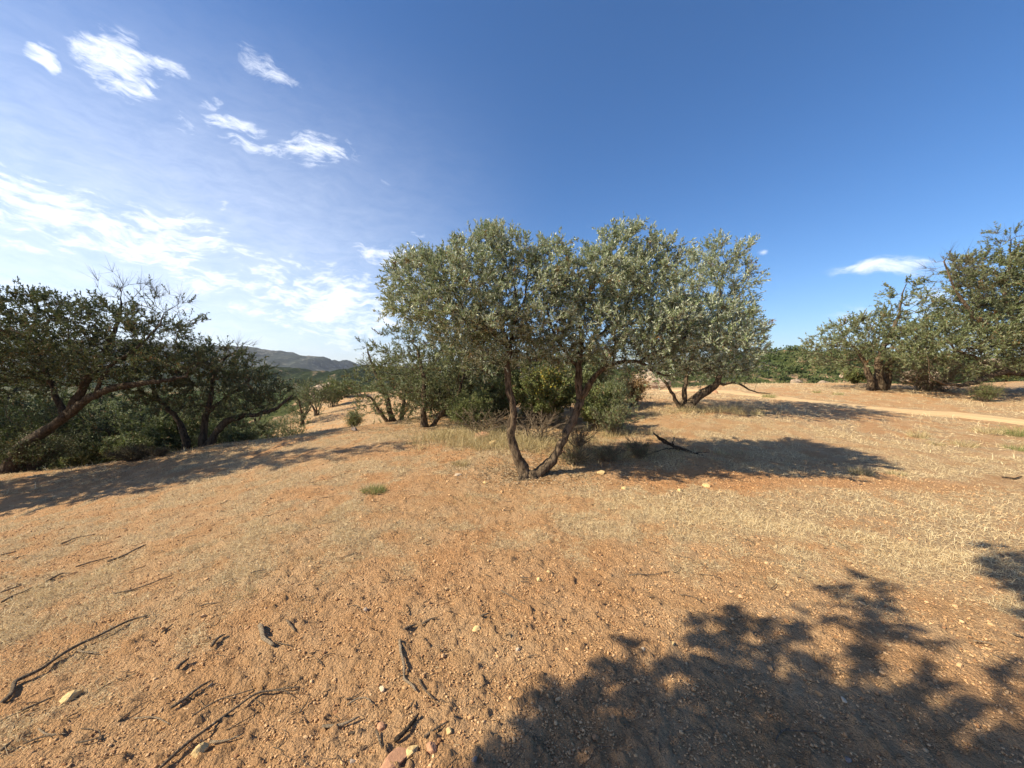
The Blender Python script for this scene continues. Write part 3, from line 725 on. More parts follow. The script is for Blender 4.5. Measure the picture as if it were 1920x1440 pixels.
GW = 'olive trees in the hollow to the left'
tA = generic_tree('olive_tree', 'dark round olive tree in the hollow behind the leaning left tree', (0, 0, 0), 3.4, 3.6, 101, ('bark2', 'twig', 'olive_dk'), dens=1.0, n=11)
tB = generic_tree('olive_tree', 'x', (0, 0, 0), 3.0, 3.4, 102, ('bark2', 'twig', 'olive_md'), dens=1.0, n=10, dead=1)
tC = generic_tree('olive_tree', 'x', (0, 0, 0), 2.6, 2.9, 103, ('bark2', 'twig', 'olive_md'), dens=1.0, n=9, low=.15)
def put(src, first, px, Y, rz, sc, label, group=None):
    x = (px - 960) / F * Y; loc = Vector((x, Y, g1(x, Y) - .05))
    if first:
        src.location = loc; src.rotation_euler.z = rz; src.scale = (sc,) * 3; src['label'] = label
        if group: src['group'] = group
        return src
    return copy_thing(src, loc, rz, sc, label, group)
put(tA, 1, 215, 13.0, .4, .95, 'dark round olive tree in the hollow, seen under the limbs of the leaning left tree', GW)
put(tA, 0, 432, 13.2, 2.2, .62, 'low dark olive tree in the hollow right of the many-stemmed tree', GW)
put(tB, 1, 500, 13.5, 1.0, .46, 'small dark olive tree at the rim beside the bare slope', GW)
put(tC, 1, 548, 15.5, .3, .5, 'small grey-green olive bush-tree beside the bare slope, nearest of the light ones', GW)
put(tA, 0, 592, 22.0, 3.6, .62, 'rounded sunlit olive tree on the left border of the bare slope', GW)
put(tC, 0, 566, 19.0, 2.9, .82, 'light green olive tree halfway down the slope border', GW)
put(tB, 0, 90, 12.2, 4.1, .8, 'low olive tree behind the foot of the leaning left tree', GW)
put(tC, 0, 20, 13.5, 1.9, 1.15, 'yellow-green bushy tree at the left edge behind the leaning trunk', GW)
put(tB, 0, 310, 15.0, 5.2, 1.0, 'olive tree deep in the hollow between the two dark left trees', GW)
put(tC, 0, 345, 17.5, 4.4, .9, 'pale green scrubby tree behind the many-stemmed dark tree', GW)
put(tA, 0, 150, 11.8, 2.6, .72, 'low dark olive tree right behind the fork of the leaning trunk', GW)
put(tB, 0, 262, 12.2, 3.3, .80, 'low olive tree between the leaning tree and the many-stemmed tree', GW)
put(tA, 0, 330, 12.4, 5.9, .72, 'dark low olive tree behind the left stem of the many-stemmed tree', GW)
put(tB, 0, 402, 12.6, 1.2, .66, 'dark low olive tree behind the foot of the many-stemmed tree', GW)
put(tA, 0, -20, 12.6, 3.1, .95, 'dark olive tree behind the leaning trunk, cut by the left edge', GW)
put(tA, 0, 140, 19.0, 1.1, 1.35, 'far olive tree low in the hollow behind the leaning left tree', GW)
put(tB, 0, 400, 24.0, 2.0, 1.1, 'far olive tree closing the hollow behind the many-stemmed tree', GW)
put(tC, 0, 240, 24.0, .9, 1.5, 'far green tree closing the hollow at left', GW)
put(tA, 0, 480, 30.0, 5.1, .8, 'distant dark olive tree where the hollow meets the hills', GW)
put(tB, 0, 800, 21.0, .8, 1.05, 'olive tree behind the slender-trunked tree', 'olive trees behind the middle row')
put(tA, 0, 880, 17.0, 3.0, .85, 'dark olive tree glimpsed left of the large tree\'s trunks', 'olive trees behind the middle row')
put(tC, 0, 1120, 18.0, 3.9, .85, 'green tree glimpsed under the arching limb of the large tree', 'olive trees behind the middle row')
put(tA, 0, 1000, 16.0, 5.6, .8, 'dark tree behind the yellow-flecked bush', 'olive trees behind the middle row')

for k_, (x_, y_, s_, l_) in enumerate([(-16.5, 10.2, 1.6, 'tall dark olive tree added outside the left edge, nearest of the three shading the hollow'), (-20, 13.6, 1.7, 'tall dark olive tree added outside the left edge, middle of the three shading the hollow'), (-25, 18, 1.8, 'tall dark olive tree added outside the left edge, farthest of the three shading the hollow')]):
    copy_thing(tA, (x_, y_, g1(x_, y_) - .1), 1.3 * k_, s_, l_, GW)  # unseen trees, added so that their shade darkens the hollow
# trees out of frame whose shadows the photograph shows
def over(px, py, r, h, lf=1., rz=.8):     # crown part whose shadow falls on the ground point seen at px, py
    d = ray(px, py); Y = gp(px, py).y if py < 1438 else CAMZ / -d.z * d.y
    x, y = d.x / d.y * Y - SH.x * h / math.tan(SUN_EL), Y - SH.y * h / math.tan(SUN_EL)
    r *= 1.12; return (x, y, h, r, r, r * rz, lf)
make_tree('olive_tree', 'olive tree behind the photographer casting the dappled shadow at lower right',
    [[(-4.6, -2.2, -.1, .22), (-4.4, -1.8, .8, .18), (-4.1, -1.3, 1.6, .14), (-3.9, -.8, 2.4, .10), (-3.6, -.3, 3.0, .06), (-3.2, .3, 3.4, .03)],
     [(-4.1, -1.3, 1.6, .1), (-3.2, -1.2, 2.4, .07), (-2.6, -.8, 3.0, .04)]],
    [over(1160, 1440, .3, 3.2), over(1330, 1390, .42, 3.4), over(1345, 1275, .22, 3.5), over(1400, 1205, .22, 3.6), over(1355, 1165, .09, 3.6), over(1455, 1165, .10, 3.6), over(1450, 1290, .26, 3.6), over(1400, 1340, .3, 3.5), over(1520, 1410, .34, 3.5),
     over(1640, 1150, .19, 3.9), over(1635, 1092, .10, 4.0), over(1560, 1100, .07, 4.0), over(1665, 1200, .16, 3.9), over(1600, 1225, .08, 3.9, .8), over(1580, 1310, .13, 3.8, .7), over(1640, 1300, .12, 3.7, .6), over(1700, 1350, .2, 3.6, .8), over(1720, 1430, .26, 3.5, .9),
     over(1850, 1330, .18, 3.7, .9), over(1900, 1290, .14, 3.8), over(1840, 1440, .22, 3.5, .9), over(1180, 1580, .5, 3.1), over(1400, 1560, .5, 3.3), over(1700, 1560, .5, 3.4), over(1900, 1560, .5, 3.5),
     over(1880, 1035, .14, 4.2, .8), over(1925, 1070, .16, 4.2), over(1930, 1150, .12, 4.1, .8), over(1990, 1100, .3, 4.2)],
    ('bark', 'twig', 'olive'), seed=120, step=.09, kill=.1, dens=1.5, leafL=.05, leafW=.02, lps=18, shoots=4.4, shootL=.085, trop=0.)
make_tree('olive_tree', 'olive tree just out of frame at left casting the long shadow across the slope',
    [[(-13.0, 5.2, -1.3, .2), (-12.8, 5.3, 0, .16), (-12.6, 5.5, 1.0, .12), (-12.2, 5.6, 1.8, .08), (-11.8, 5.7, 2.4, .06), (-11.2, 5.7, 3.6, .05), (-10.7, 5.7, 4.8, .03)]],
    [over(-60, 925, .9, 2.6), over(60, 935, .8, 2.4), over(140, 915, .75, 2.6), over(230, 915, .55, 2.3), over(320, 895, .5, 2.6, .9), over(390, 885, .35, 2.7, .8), over(60, 900, .6, 3.0), over(200, 893, .7, 3.8), over(310, 882, .65, 4.3), over(420, 871, .55, 4.8), over(530, 860, .5, 5.3), over(640, 849, .42, 5.8), over(730, 839, .3, 6.2)],
    ('bark2', 'twig', 'olive_dk'), seed=121, step=.18, kill=.2, dens=3, leafL=.09, leafW=.034, lps=14, shoots=3, shootL=.25)

# ------------------------------------------------------------------ shrubs, tufts
def blades(base, H, lean, W, g, az=None, curve=.35):
    """bent blades: two quads each"""
    n = len(base); az = g.random(n) * 6.283 if az is None else az
    d = np.stack([np.cos(az) * np.sin(lean), np.sin(az) * np.sin(lean), np.cos(lean)], 1)
    l2 = np.minimum(lean + curve * g.random(n) * 2, 1.62)
    d2 = np.stack([np.cos(az) * np.sin(l2), np.sin(az) * np.sin(l2), np.cos(l2)], 1)
    sa = g.random(n) * 6.283
    sdv = unit(np.cross(d, np.stack([np.cos(sa), np.sin(sa), np.full(n, .3)], 1)))
    W = np.broadcast_to(W, n)[:, None]; H = np.broadcast_to(H, n)[:, None]
    m = base + d * H * .5; e = m + d2 * H * .5
    V = np.stack([base - sdv * W / 2, base + sdv * W / 2, m + sdv * W * .42, m - sdv * W * .42, e + sdv * W * .1, e - sdv * W * .1], 1).reshape(-1, 3)
    q = np.arange(n)[:, None] * 6
    F_ = np.stack([q + [0, 1, 2, 3], q + [3, 2, 4, 5]], 1).reshape(-1, 4)
    return V, F_

def tuft(name, label, loc, rad, h, n, mat_, seed, cat='grass tuft', group=None, wd=.003, spread=.7):
    g = np.random.default_rng(seed)
    a = g.random(n) * 6.283; r_ = rad * .45 * np.sqrt(g.random(n))
    b = np.stack([r_ * np.cos(a), r_ * np.sin(a), np.full(n, -.01)], 1)
    V, F_ = blades(b, h * g.uniform(.45, 1.15, n), np.abs(g.normal(0, spread, n)).clip(0, 1.35) * (.35 + .65 * r_ / (rad * .45)), wd, g, az=a + g.normal(0, .5, n))
    o = npmesh(name, V, [F_], M[mat_], smooth=False, fattr={'rnd': np.repeat(g.random(n), 2)})
    o.location = loc; return tag(o, label, cat, group)

def shrub(name, label, loc, w_, h, seed, leafmat, twmat='twig', nst=26, leafn=2200, leaf=(.045, .018), cat='shrub', group=None, extra=None, ratio=1., fork=3, leafiness=1., lowleaf=.25):
    """many fine stems rising and spreading from one foot, leaves on their outer halves"""
    g = np.random.default_rng(seed); tb = Tubes(); tips = []
    for k in range(nst):
        a = g.random() * 6.283; sp = g.random() ** .6
        L = h * g.uniform(.7, 1.08) * math.sqrt(1 - .45 * sp * sp)
        ex, ey = math.cos(a) * sp * w_ / 2, math.sin(a) * sp * w_ / 2 * ratio
        n = 7; t = np.linspace(0, 1, n)
        b0 = g.normal(0, w_ * .05, 2)
        P = np.stack([b0[0] + ex * t ** 1.2, b0[1] + ey * t ** 1.2, L * t ** .85], 1); P[1:] += g.normal(0, h * .025, (n - 1, 3)); P[0, 2] = -.03
        r0 = (.004 + .006 * h) * (1.5 if cat == 'dead brush' else 1)
        tb.add(P, r0 * (1 - .75 * t), 4, cap=False)
        for f in range(fork):
            q = g.integers(2, n - 1); d = unit(unit(P[-1] - P[q]) + g.normal(0, .7, 3) + [0, 0, .2]); l2 = L * g.uniform(.25, .5)
            tt = np.linspace(0, 1, 5); Q = P[q] + d * (l2 * tt)[:, None]; Q[1:] += g.normal(0, l2 * .05, (4, 3)); Q[:, 2] = np.maximum(Q[:, 2], .005)
            tb.add(Q, r0 * .5 * (1 - .7 * tt), 3, cap=False); tips.append(Q)
            for f2 in range(2):
                q2 = g.integers(1, 4); d2 = unit(d + g.normal(0, .7, 3)); l3 = l2 * .5; t3 = np.linspace(0, 1, 5)
                Q2 = Q[q2] + d2 * (l3 * t3)[:, None]; Q2[:, 2] = np.maximum(Q2[:, 2], .005)
                tb.add(Q2, r0 * .3 * (1 - .6 * t3), 3, cap=False); tips.append(Q2)
        tips.append(P[2:])
    root = empty(name, loc); tag(root, label, cat, group)
    tb.build('twigs', M[twmat], root)
    if leafn:
        tips = [t_ for t_ in tips if len(t_) == 5]
        TT = np.array(tips); i = g.integers(0, len(TT), leafn); q = g.random(leafn) * 3.99; qi = q.astype(int); fr = (q - qi)[:, None]
        pos = TT[i, qi] * (1 - fr) + TT[i, qi + 1] * fr
        keep = (pos[:, 2] > h * lowleaf * g.random(leafn)) & (g.random(leafn) < leafiness); pos = pos[keep]; i = i[keep]
        dd = unit(TT[i, 4] - TT[i, 0]) * .6 + g.normal(0, .7, (len(pos), 3)) + [0, 0, .15]
        V, F_ = leaves(pos + g.normal(0, leaf[0] * .4, pos.shape), dd, leaf[0] * g.uniform(.6, 1.3, len(pos)), leaf[1] * g.uniform(.7, 1.3, len(pos)), g)
        rnd = g.random(len(pos))
        o = npmesh('foliage', V, [F_], M[leafmat], root, smooth=False, fattr={'rnd': rnd})
        if extra:
            em, ex, ey, ez, er, en = extra
            sel = pos[(np.linalg.norm(pos - np.array([ex, ey, ez]), axis=1) < er)]
            if len(sel):
                sel = sel[g.integers(0, len(sel), en)] + g.normal(0, .05, (en, 3))
                V, F_ = leaves(sel, g.normal(0, 1, sel.shape), leaf[0] * 1.2, leaf[1] * 1.5, g)
                npmesh('yellow_leaves', V, [F_], M[em], root, smooth=False, fattr={'rnd': g.random(len(sel))})
    return root
def G(px, Y, dz=-.02):
    x = (px - 960) / F * Y; return (x, Y, g1(x, Y) + dz)

BG = 'bushes behind the large olive tree'
shrub('shrub', 'dark thicket bush filling the gap behind the slender tree', G(830, 12.6), 3.0, 1.5, 251, 'olive_md', nst=60, leafn=24000, leaf=(.08, .03), group=BG)
shrub('shrub', 'dark olive thicket behind the trunk of the large tree', G(945, 12.0), 2.6, 1.9, 252, 'olive_dk', nst=60, leafn=26000, leaf=(.08, .03), group=BG)
shrub('shrub', 'tall green thicket behind the forked trunk, reaching up to the limb', G(1090, 12.3), 2.2, 1.8, 253, 'olive_md', nst=60, leafn=24000, leaf=(.08, .03), group=BG)
shrub('shrub', 'half-bare brown bush right of the tall green thicket', G(1150, 10.8), 1.2, 1.0, 254, 'olive_md', nst=40, leafn=8000, leaf=(.06, .018), group=BG)
shrub('shrub', 'leafy green bush with a yellow patch, seen between the two stems of the large tree', G(1012, 10.2), 2.6, 1.75, 201, 'green', nst=60, leafn=34000, leaf=(.065, .034), extra=('yellow', .1, -.6, 1.35, .55, 420), group=BG)
shrub('shrub', 'feathery grey-green bush left of the large tree\'s trunks', G(885, 9.3), 1.15, .85, 202, 'green', nst=50, leafn=14000, leaf=(.055, .017), group=BG)
shrub('shrub', 'bright green bush right of the forked trunk', G(1118, 9.4), 1.0, .95, 203, 'green', nst=40, leafn=14000, leaf=(.055, .024), group=BG)
shrub('shrub', 'olive-brown bush between the feathery bush and the trunk', G(930, 10.6), 1.6, 1.3, 204, 'olive_md', nst=44, leafn=20000, leaf=(.07, .025), group=BG)
shrub('shrub', 'reddish dry bush glowing in the sun beside the rocks behind', G(1188, 12.2), .85, .95, 205, 'pink', nst=44, leafn=4500, leaf=(.05, .03), group=BG)
shrub('shrub', 'half-dry bush of stiff upright twigs right of the forked trunk', G(1150, 8.9), 1.3, .8, 206, 'olive_md', 'dead', nst=50, leafn=5200, leaf=(.05, .014), group=BG, fork=4)
DB = 'dead brush around the large olive tree'
shrub('dry_brush', 'tangle of grey dead twigs spreading between the two stems of the large tree', G(1010, 8.1), 2.2, .62, 207, 'brown', 'dead', nst=34, leafn=0, cat='dead brush', group=DB, fork=4)
shrub('dry_brush', 'low spray of grey dead twigs left of the large tree', G(900, 8.5), 1.9, .6, 208, 'brown', 'dead', nst=26, leafn=500, cat='dead brush', group=DB, fork=4)
shrub('dry_brush', 'dead twigs leaning out right of the second stem', G(1085, 7.4), .9, .5, 209, 'brown', 'dead', nst=30, leafn=200, cat='dead brush', group=DB, fork=4)
shrub('dry_brush', 'brown wiry brush in the tree\'s shade right behind its right foot', G(1075, 6.55), .75, .33, 210, 'olive_md', 'dead', nst=46, leafn=1500, leaf=(.03, .006), cat='dead brush', group=DB, fork=4)
shrub('dry_brush', 'dark wiry brush in the long shadow left of the blackened branch', G(1140, 6.75), .7, .3, 211, 'olive_md', 'dead', nst=40, leafn=1300, leaf=(.03, .006), cat='dead brush', group=DB, fork=4)
shrub('dry_brush', 'dark low brush in the shadow just below the blackened branch', G(1205, 6.85), .75, .34, 212, 'olive_md', 'dead', nst=46, leafn=1500, leaf=(.03, .006), cat='dead brush', group=DB, fork=4)
shrub('dry_brush', 'low dark brown heather-like bush on the rim below the left trees', G(248, 8.9), 1.1, .36, 213, 'brown', 'twig', nst=110, leafn=2200, leaf=(.04, .01), cat='dead brush', fork=4)
shrub('dry_brush', 'thin dark twigs right of the low heather-like bush', G(298, 8.95), .5, .26, 214, 'brown', 'twig', nst=40, leafn=300, leaf=(.04, .01), cat='dead brush', fork=4)
shrub('dry_brush', 'dark bushy undergrowth at the foot of the leaning left trunk', G(60, 9.15), 1.7, .9, 215, 'olive_dk', 'twig', nst=70, leafn=6500, leaf=(.06, .02), cat='shrub', fork=4)
shrub('shrub', 'small broom-like bush standing alone on the bare slope', G(663, 14.5), .6, .78, 216, 'green', nst=60, leafn=2600, leaf=(.09, .012), fork=2)
shrub('shrub', 'light green bush at the top of the bare slope', G(622, 27), 2.3, 1.7, 217, 'green', nst=30, leafn=3500, leaf=(.16, .07))
shrub('shrub', 'yellow-green low bush right of the slope\'s top', G(650, 31), 2.6, 1.1, 218, 'green', nst=30, leafn=3000, leaf=(.17, .07))
for k, (px, Y, w_, h_, lab) in enumerate([(150, 11.2, 2.0, 1.2, 'olive-green undergrowth bush behind the leaning trunk'), (270, 11.3, 1.8, 1.1, 'grassy bush between the two dark left trees'), (330, 12.2, 1.8, 1.5, 'tall broom-like bush left of the many-stemmed tree'),
                                          (440, 11.8, 1.6, .9, 'low bush right of the many-stemmed tree\'s foot'), (40, 11.5, 2.4, 1.9, 'yellow-green bush behind the leaning trunk at the left edge')]):
    shrub('shrub', lab, G(px, Y), w_, h_, 230 + k, ('olive_md', 'olive_md', 'green', 'olive_md', 'green')[k], nst=50, leafn=16000, leaf=(.08, .028), group='undergrowth below the left trees')
# right side
shrub('shrub', 'bright yellow-green round bush left of the three stout trunks', G(1603, 21.5), 1.5, .85, 241, 'green', nst=40, leafn=3600, leaf=(.12, .05))
shrub('shrub', 'tangled heap of bare grey branches under the right-edge tree', G(1750, 17.4), 5.0, 1.35, 242, 'olive_md', 'dead', nst=80, leafn=2600, leaf=(.1, .03), fork=5, cat='dead brush')
shrub('shrub', 'soft pale green bush at the foot of the arching limb', G(1850, 14.2), 1.0, .6, 243, 'green', 'dead', nst=60, leafn=3000, leaf=(.07, .012), lowleaf=0)
shrub('shrub', 'olive-green bush behind the arching limb on the right horizon', G(1885, 24), 4.5, 1.3, 244, 'green', nst=40, leafn=3600, leaf=(.16, .05))
TG = 'small tufts on the sunny field'
tuft('grass_tuft', 'small green-tipped grass tuft alone on bare soil left of the large tree', gp(701, 926), .3, .11, 520, 'greengrass', 301, wd=.004, spread=.8)
for k, (px, py, rad, h_, n, mt, lab) in enumerate([
        (1441, 745, .5, .22, 260, 'greengrass', 'green tuft at the upper edge of the field\'s middle shadow'),
        (1530, 737, .35, .14, 160, 'greengrass', 'small green tuft left of the bushy far tree'), (1572, 740, .4, .12, 160, 'greengrass', 'flat green tuft just left of the three stout trunks'),
        (1722, 820, .35, .24, 220, 'tallgrass', 'upright dry grey weed between track and right border'), (1808, 838, .42, .16, 260, 'tallgrass', 'flat grey dry tuft right of the upright weed'),
        (1612, 890, .3, .13, 260, 'tallgrass', 'grey dry tuft below the tip of the large tree\'s shadow'), (1682, 892, .22, .12, 160, 'tallgrass', 'small grey tuft right of the shadow tip'),
        (1905, 815, .6, .28, 420, 'greengrass', 'fresh green grass tuft at the right border'), (1912, 845, .45, .2, 260, 'greengrass', 'low green grass tuft below the fresh one at the right border'),
        (1850, 812, .6, .2, 300, 'tallgrass', 'dry straw-coloured tuft beside the fresh green grass'), (1755, 835, .3, .12, 150, 'tallgrass', 'tiny dry tuft between the grey weed and the flat tuft'),
        (870, 940, .5, .08, 260, 'tallgrass', 'flattened dry twiggy tuft on bare soil below left of the trunks'), (865, 868, .35, .1, 220, 'tallgrass', 'low dry tuft left of the trunks'),
        (1350, 770, .9, .18, 420, 'tallgrass', 'dry grass fringe at the near edge of the middle shadow'), (1400, 775, .9, .16, 420, 'tallgrass', 'dry grass fringe right end of the middle shadow'),
        (720, 775, .6, .3, 260, 'tallgrass', 'dry tuft at the foot of the brownish tree'), (462, 1118, .16, .045, 120, 'tallgrass', 'tiny grey-green weed in the left foreground')]):
    tuft('grass_tuft', lab, gp(px, py), rad, h_, n, mt, 310 + k, group=TG, wd=.0028 + .0006 * (py < 900) * 5)

# ------------------------------------------------------------------ loose straw, tall grass, gravel
def build_straw():
    g = np.random.default_rng(50); B = []; H = []; Wd = []
    for (n, r0, r1, amp, hh, wd) in ((200000, 1.1, 5.2, 1, .033, .0022), (190000, 4.6, 12, 1, .037, .0038), (110000, 11, 30, 1, .075, .009)):
        th = np.radians(g.uniform(-60, 60, n)); r = r0 + (r1 - r0) * g.random(n) ** (.75)
        x = r * np.sin(th); y = r * np.cos(th)
        s = straw(x, y); k = g.random(n) < np.clip(s * 1.15 - .05, .07, 1)
        k &= road_d(x, y) > .75
        x, y, s = x[k], y[k], s[k]
        B.append(np.stack([x, y, gz(x, y) + .002], 1)); H.append(hh * g.uniform(.4, 1.5, len(x)) * (.6 + .6 * s)); Wd.append(wd * g.uniform(.6, 1.3, len(x)))
    B = np.concatenate(B); H = np.concatenate(H); Wd = np.concatenate(Wd); n = len(B)
    up = straw(B[:, 0], B[:, 1])
    lean = np.where(g.random(n) < .5 * up, g.uniform(.1, 1.0, n), g.uniform(1.1, 1.5, n))
    H = H * np.where(lean < 1.05, 1.35, 1.0)
    B[:, 2] += np.where(lean > 1.05, g.random(n) * .010, 0)
    V, F_ = blades(B, H, lean, Wd, g)
    o = npmesh('dry_straw', V, [F_], M['straw'], smooth=False, fattr={'rnd': np.repeat(np.clip(g.beta(2, 2, n) * (.55 + .5 * up), 0, 1), 2)})
    tag(o, 'short dry straw strewn over the red soil', 'dry grass', kind='stuff')
build_straw()

def build_tall():
    g = np.random.default_rng(51); B = []; HH = []; AZ = []
    for (px, Y, rx, ry, n, h) in ((850, 8.3, .85, .7, 3600, .2), (905, 7.9, .75, .5, 3000, .22), (960, 7.7, .6, .6, 1800, .22), (1010, 7.6, .7, .5, 2200, .2), (830, 9.0, .5, .3, 700, .16),
                                  (1090, 7.9, .8, .6, 1600, .18), (1100, 6.9, .6, .35, 900, .14), (1190, 7.1, .9, .4, 1500, .14), (1300, 7.3, 1.2, .35, 900, .10), (1150, 8.8, 1.3, .5, 1500, .2), (1340, 11.3, 2.0, .6, 1400, .2), (1290, 11.0, 1.0, .4, 600, .2)):
        x0 = (px - 960) / F * Y
        m = max(6, n // 26); cx = x0 + g.normal(0, .6, m) * rx; cy = Y + g.normal(0, .6, m) * ry; hc = g.uniform(.3, 1.35, m) ** 1.2; ci = g.integers(0, m, n)
        a = g.random(n) * 6.283; rr = .09 * np.sqrt(g.random(n)) * (.5 + hc[ci]); x = cx[ci] + rr * np.cos(a); y = cy[ci] + rr * np.sin(a)
        B.append(np.stack([x, y, gz(x, y) - .005], 1)); HH.append(h * g.uniform(.4, 1.2, n) * hc[ci]); AZ.append(a + g.normal(0, .5, n))
    B = np.concatenate(B); HH = np.concatenate(HH); n = len(B)
    cell = np.floor(B[:, 0] * 6) * 13 + np.floor(B[:, 1] * 6) * 7
    V, F_ = blades(B, HH, np.abs(g.normal(0, .55, n)).clip(0, 1.3), .0045, g, az=np.concatenate(AZ))
    o = npmesh('tall_dry_grass', V, [F_], M['tallgrass'], smooth=False, fattr={'rnd': np.repeat(g.random(n), 2)})
    tag(o, 'knee-low dry grass growing around and behind the large olive tree', 'dry grass', kind='stuff')
build_tall()

_t = (1 + 5 ** .5) / 2
ICO = unit(np.array([(-1, _t, 0), (1, _t, 0), (-1, -_t, 0), (1, -_t, 0), (0, -1, _t), (0, 1, _t), (0, -1, -_t), (0, 1, -_t), (_t, 0, -1), (_t, 0, 1), (-_t, 0, -1), (-_t, 0, 1)], float))
ICF = np.array([(0, 11, 5), (0, 5, 1), (0, 1, 7), (0, 7, 10), (0, 10, 11), (1, 5, 9), (5, 11, 4), (11, 10, 2), (10, 7, 6), (7, 1, 8), (3, 9, 4), (3, 4, 2), (3, 2, 6), (3, 6, 8), (3, 8, 9), (4, 9, 5), (2, 4, 11), (6, 2, 10), (8, 6, 7), (9, 8, 1)])
def build_gravel():
    g = np.random.default_rng(52); n = 105000
    th = np.radians(g.uniform(-58, 58, n)); r = 1.1 + 7.4 * g.random(n) ** 1.25
    x = r * np.sin(th); y = r * np.cos(th); s = straw(x, y)
    k = g.random(n) < np.clip(1.1 - .9 * s, .1, 1); x, y, r = x[k], y[k], r[k]; n = len(x)
    sz = (.0022 + .0040 * g.random(n) ** 2.2 + .008 * (g.random(n) < .03) * g.random(n)) * (.85 + .13 * r)
    V = ICO[None] * (1 + g.normal(0, .16, (n, 12, 1))) * sz[:, None, None] * g.uniform(.6, 1.3, (n, 1, 3))
    a = g.random(n) * 6.28; c, s_ = np.cos(a)[:, None], np.sin(a)[:, None]
    X = V[..., 0] * c - V[..., 1] * s_; Yv = V[..., 0] * s_ + V[..., 1] * c
    V = np.stack([X + x[:, None], Yv + y[:, None], V[..., 2] * .75 + (gz(x, y) + .006 + sz * .2)[:, None]], -1).reshape(-1, 3)
    F_ = (ICF[None] + np.arange(n)[:, None, None] * 12).reshape(-1, 3)
    rn = np.repeat(g.random(n) ** 1.1, 20)
    o = npmesh('gravel', V, [F_], M['gravel'], smooth=False, fattr={'rnd': rn})
    tag(o, 'small clods and grit scattered over the bare red soil', 'gravel', kind='stuff')
build_gravel()

def build_litter():
    g = np.random.default_rng(58); B = []
    for (cx, cy, sp, n) in ((.2, 6.1, .4, 1800), (1.2, 6.8, 1.2, 5000), (-2.3, 10.2, 1.0, 3000), (5.2, 11.4, 1.3, 3000), (-8, 9, 1.6, 4000), (0, 8.5, 1.6, 6000)):
        x = cx + g.normal(0, sp, n); y = cy + g.normal(0, sp * .7, n); k = y > 1.2; x, y = x[k], y[k]
        B.append(np.stack([x, y, gz(x, y) + .012 + .01 * g.random(len(x))], 1))
    B = np.concatenate(B); n = len(B); d = g.normal(0, 1, (n, 3)); d[:, 2] *= .25
    V, F_ = leaves(B, d, .045 * g.uniform(.6, 1.2, n), .014, g, flat=.7)
    o = npmesh('leaf_litter', V, [F_], M['litter'], smooth=False, fattr={'rnd': g.random(n)})
    tag(o, 'fallen dry olive leaves lying on the soil under the trees', 'leaf litter', kind='stuff')
build_litter()
def build_twigs():
    g = np.random.default_rng(57); tb = Tubes(); n = 900
    for k in range(n):
        th = g.uniform(-58, 45) if k % 3 else g.uniform(-58, 0); r = 1.2 + 5.5 * g.random() ** 1.4
        x = r * math.sin(R(th)); y = r * math.cos(R(th)); L = g.uniform(.02, .11) * (.8 + .12 * r); a = g.normal(.6, .9)
        t = np.linspace(0, 1, 5); px_ = x + np.cos(a + t * g.normal(0, .8)) * L * t; py_ = y + np.sin(a + t * g.normal(0, .8)) * L * t
        tb.add(np.stack([px_, py_, gz(px_, py_) + .014 + g.random(5) * .006], 1), (.0012 + .0022 * g.random() ** 2) * (.9 + .1 * r) * (1 - .5 * t), 4)
    o = tb.build('twig_litter', M['stick']); tag(o, 'small broken twigs and bark bits strewn over the foreground soil', 'twig litter', kind='stuff')
build_twigs()

# ------------------------------------------------------------------ stones
import bmesh
def stone(px, py, w_px, mt, label, seed, flat=.6, ratio=.75, name='stone', Y=None, group=None, cat='stone', sub=3):
    p = gp(px, py) if Y is None else Vector(G(px, Y, 0))
    rad = w_px / 2 / F * p.y
    bm = bmesh.new(); bmesh.ops.create_icosphere(bm, subdivisions=sub, radius=1)
    g = np.random.default_rng(seed); pl = unit(g.normal(0, 1, (9, 3))); dd = g.uniform(.5, .85, 9)
    for v in bm.verts:
        c = np.array(v.co)
        for a, b in zip(pl, dd):
            k = c @ a
            if k > b: c = c - a * (k - b) * .97
        c *= 1 + .05 * math.sin(c[0] * 7 + seed) * math.sin(c[1] * 8 + 1) + .03 * g.normal()
        v.co = Vector((c[0] * rad, c[1] * rad * ratio, c[2] * rad * flat))
    me = bpy.data.meshes.new(name); bm.to_mesh(me); bm.free(); me.materials.append(M[mt])
    o = bpy.data.objects.new(name, me); C.objects.link(o)
    o.location = (p.x, p.y, p.z + rad * flat * .12 + .01); o.rotation_euler.z = g.random() * 3
    return tag(o, label, cat, group)
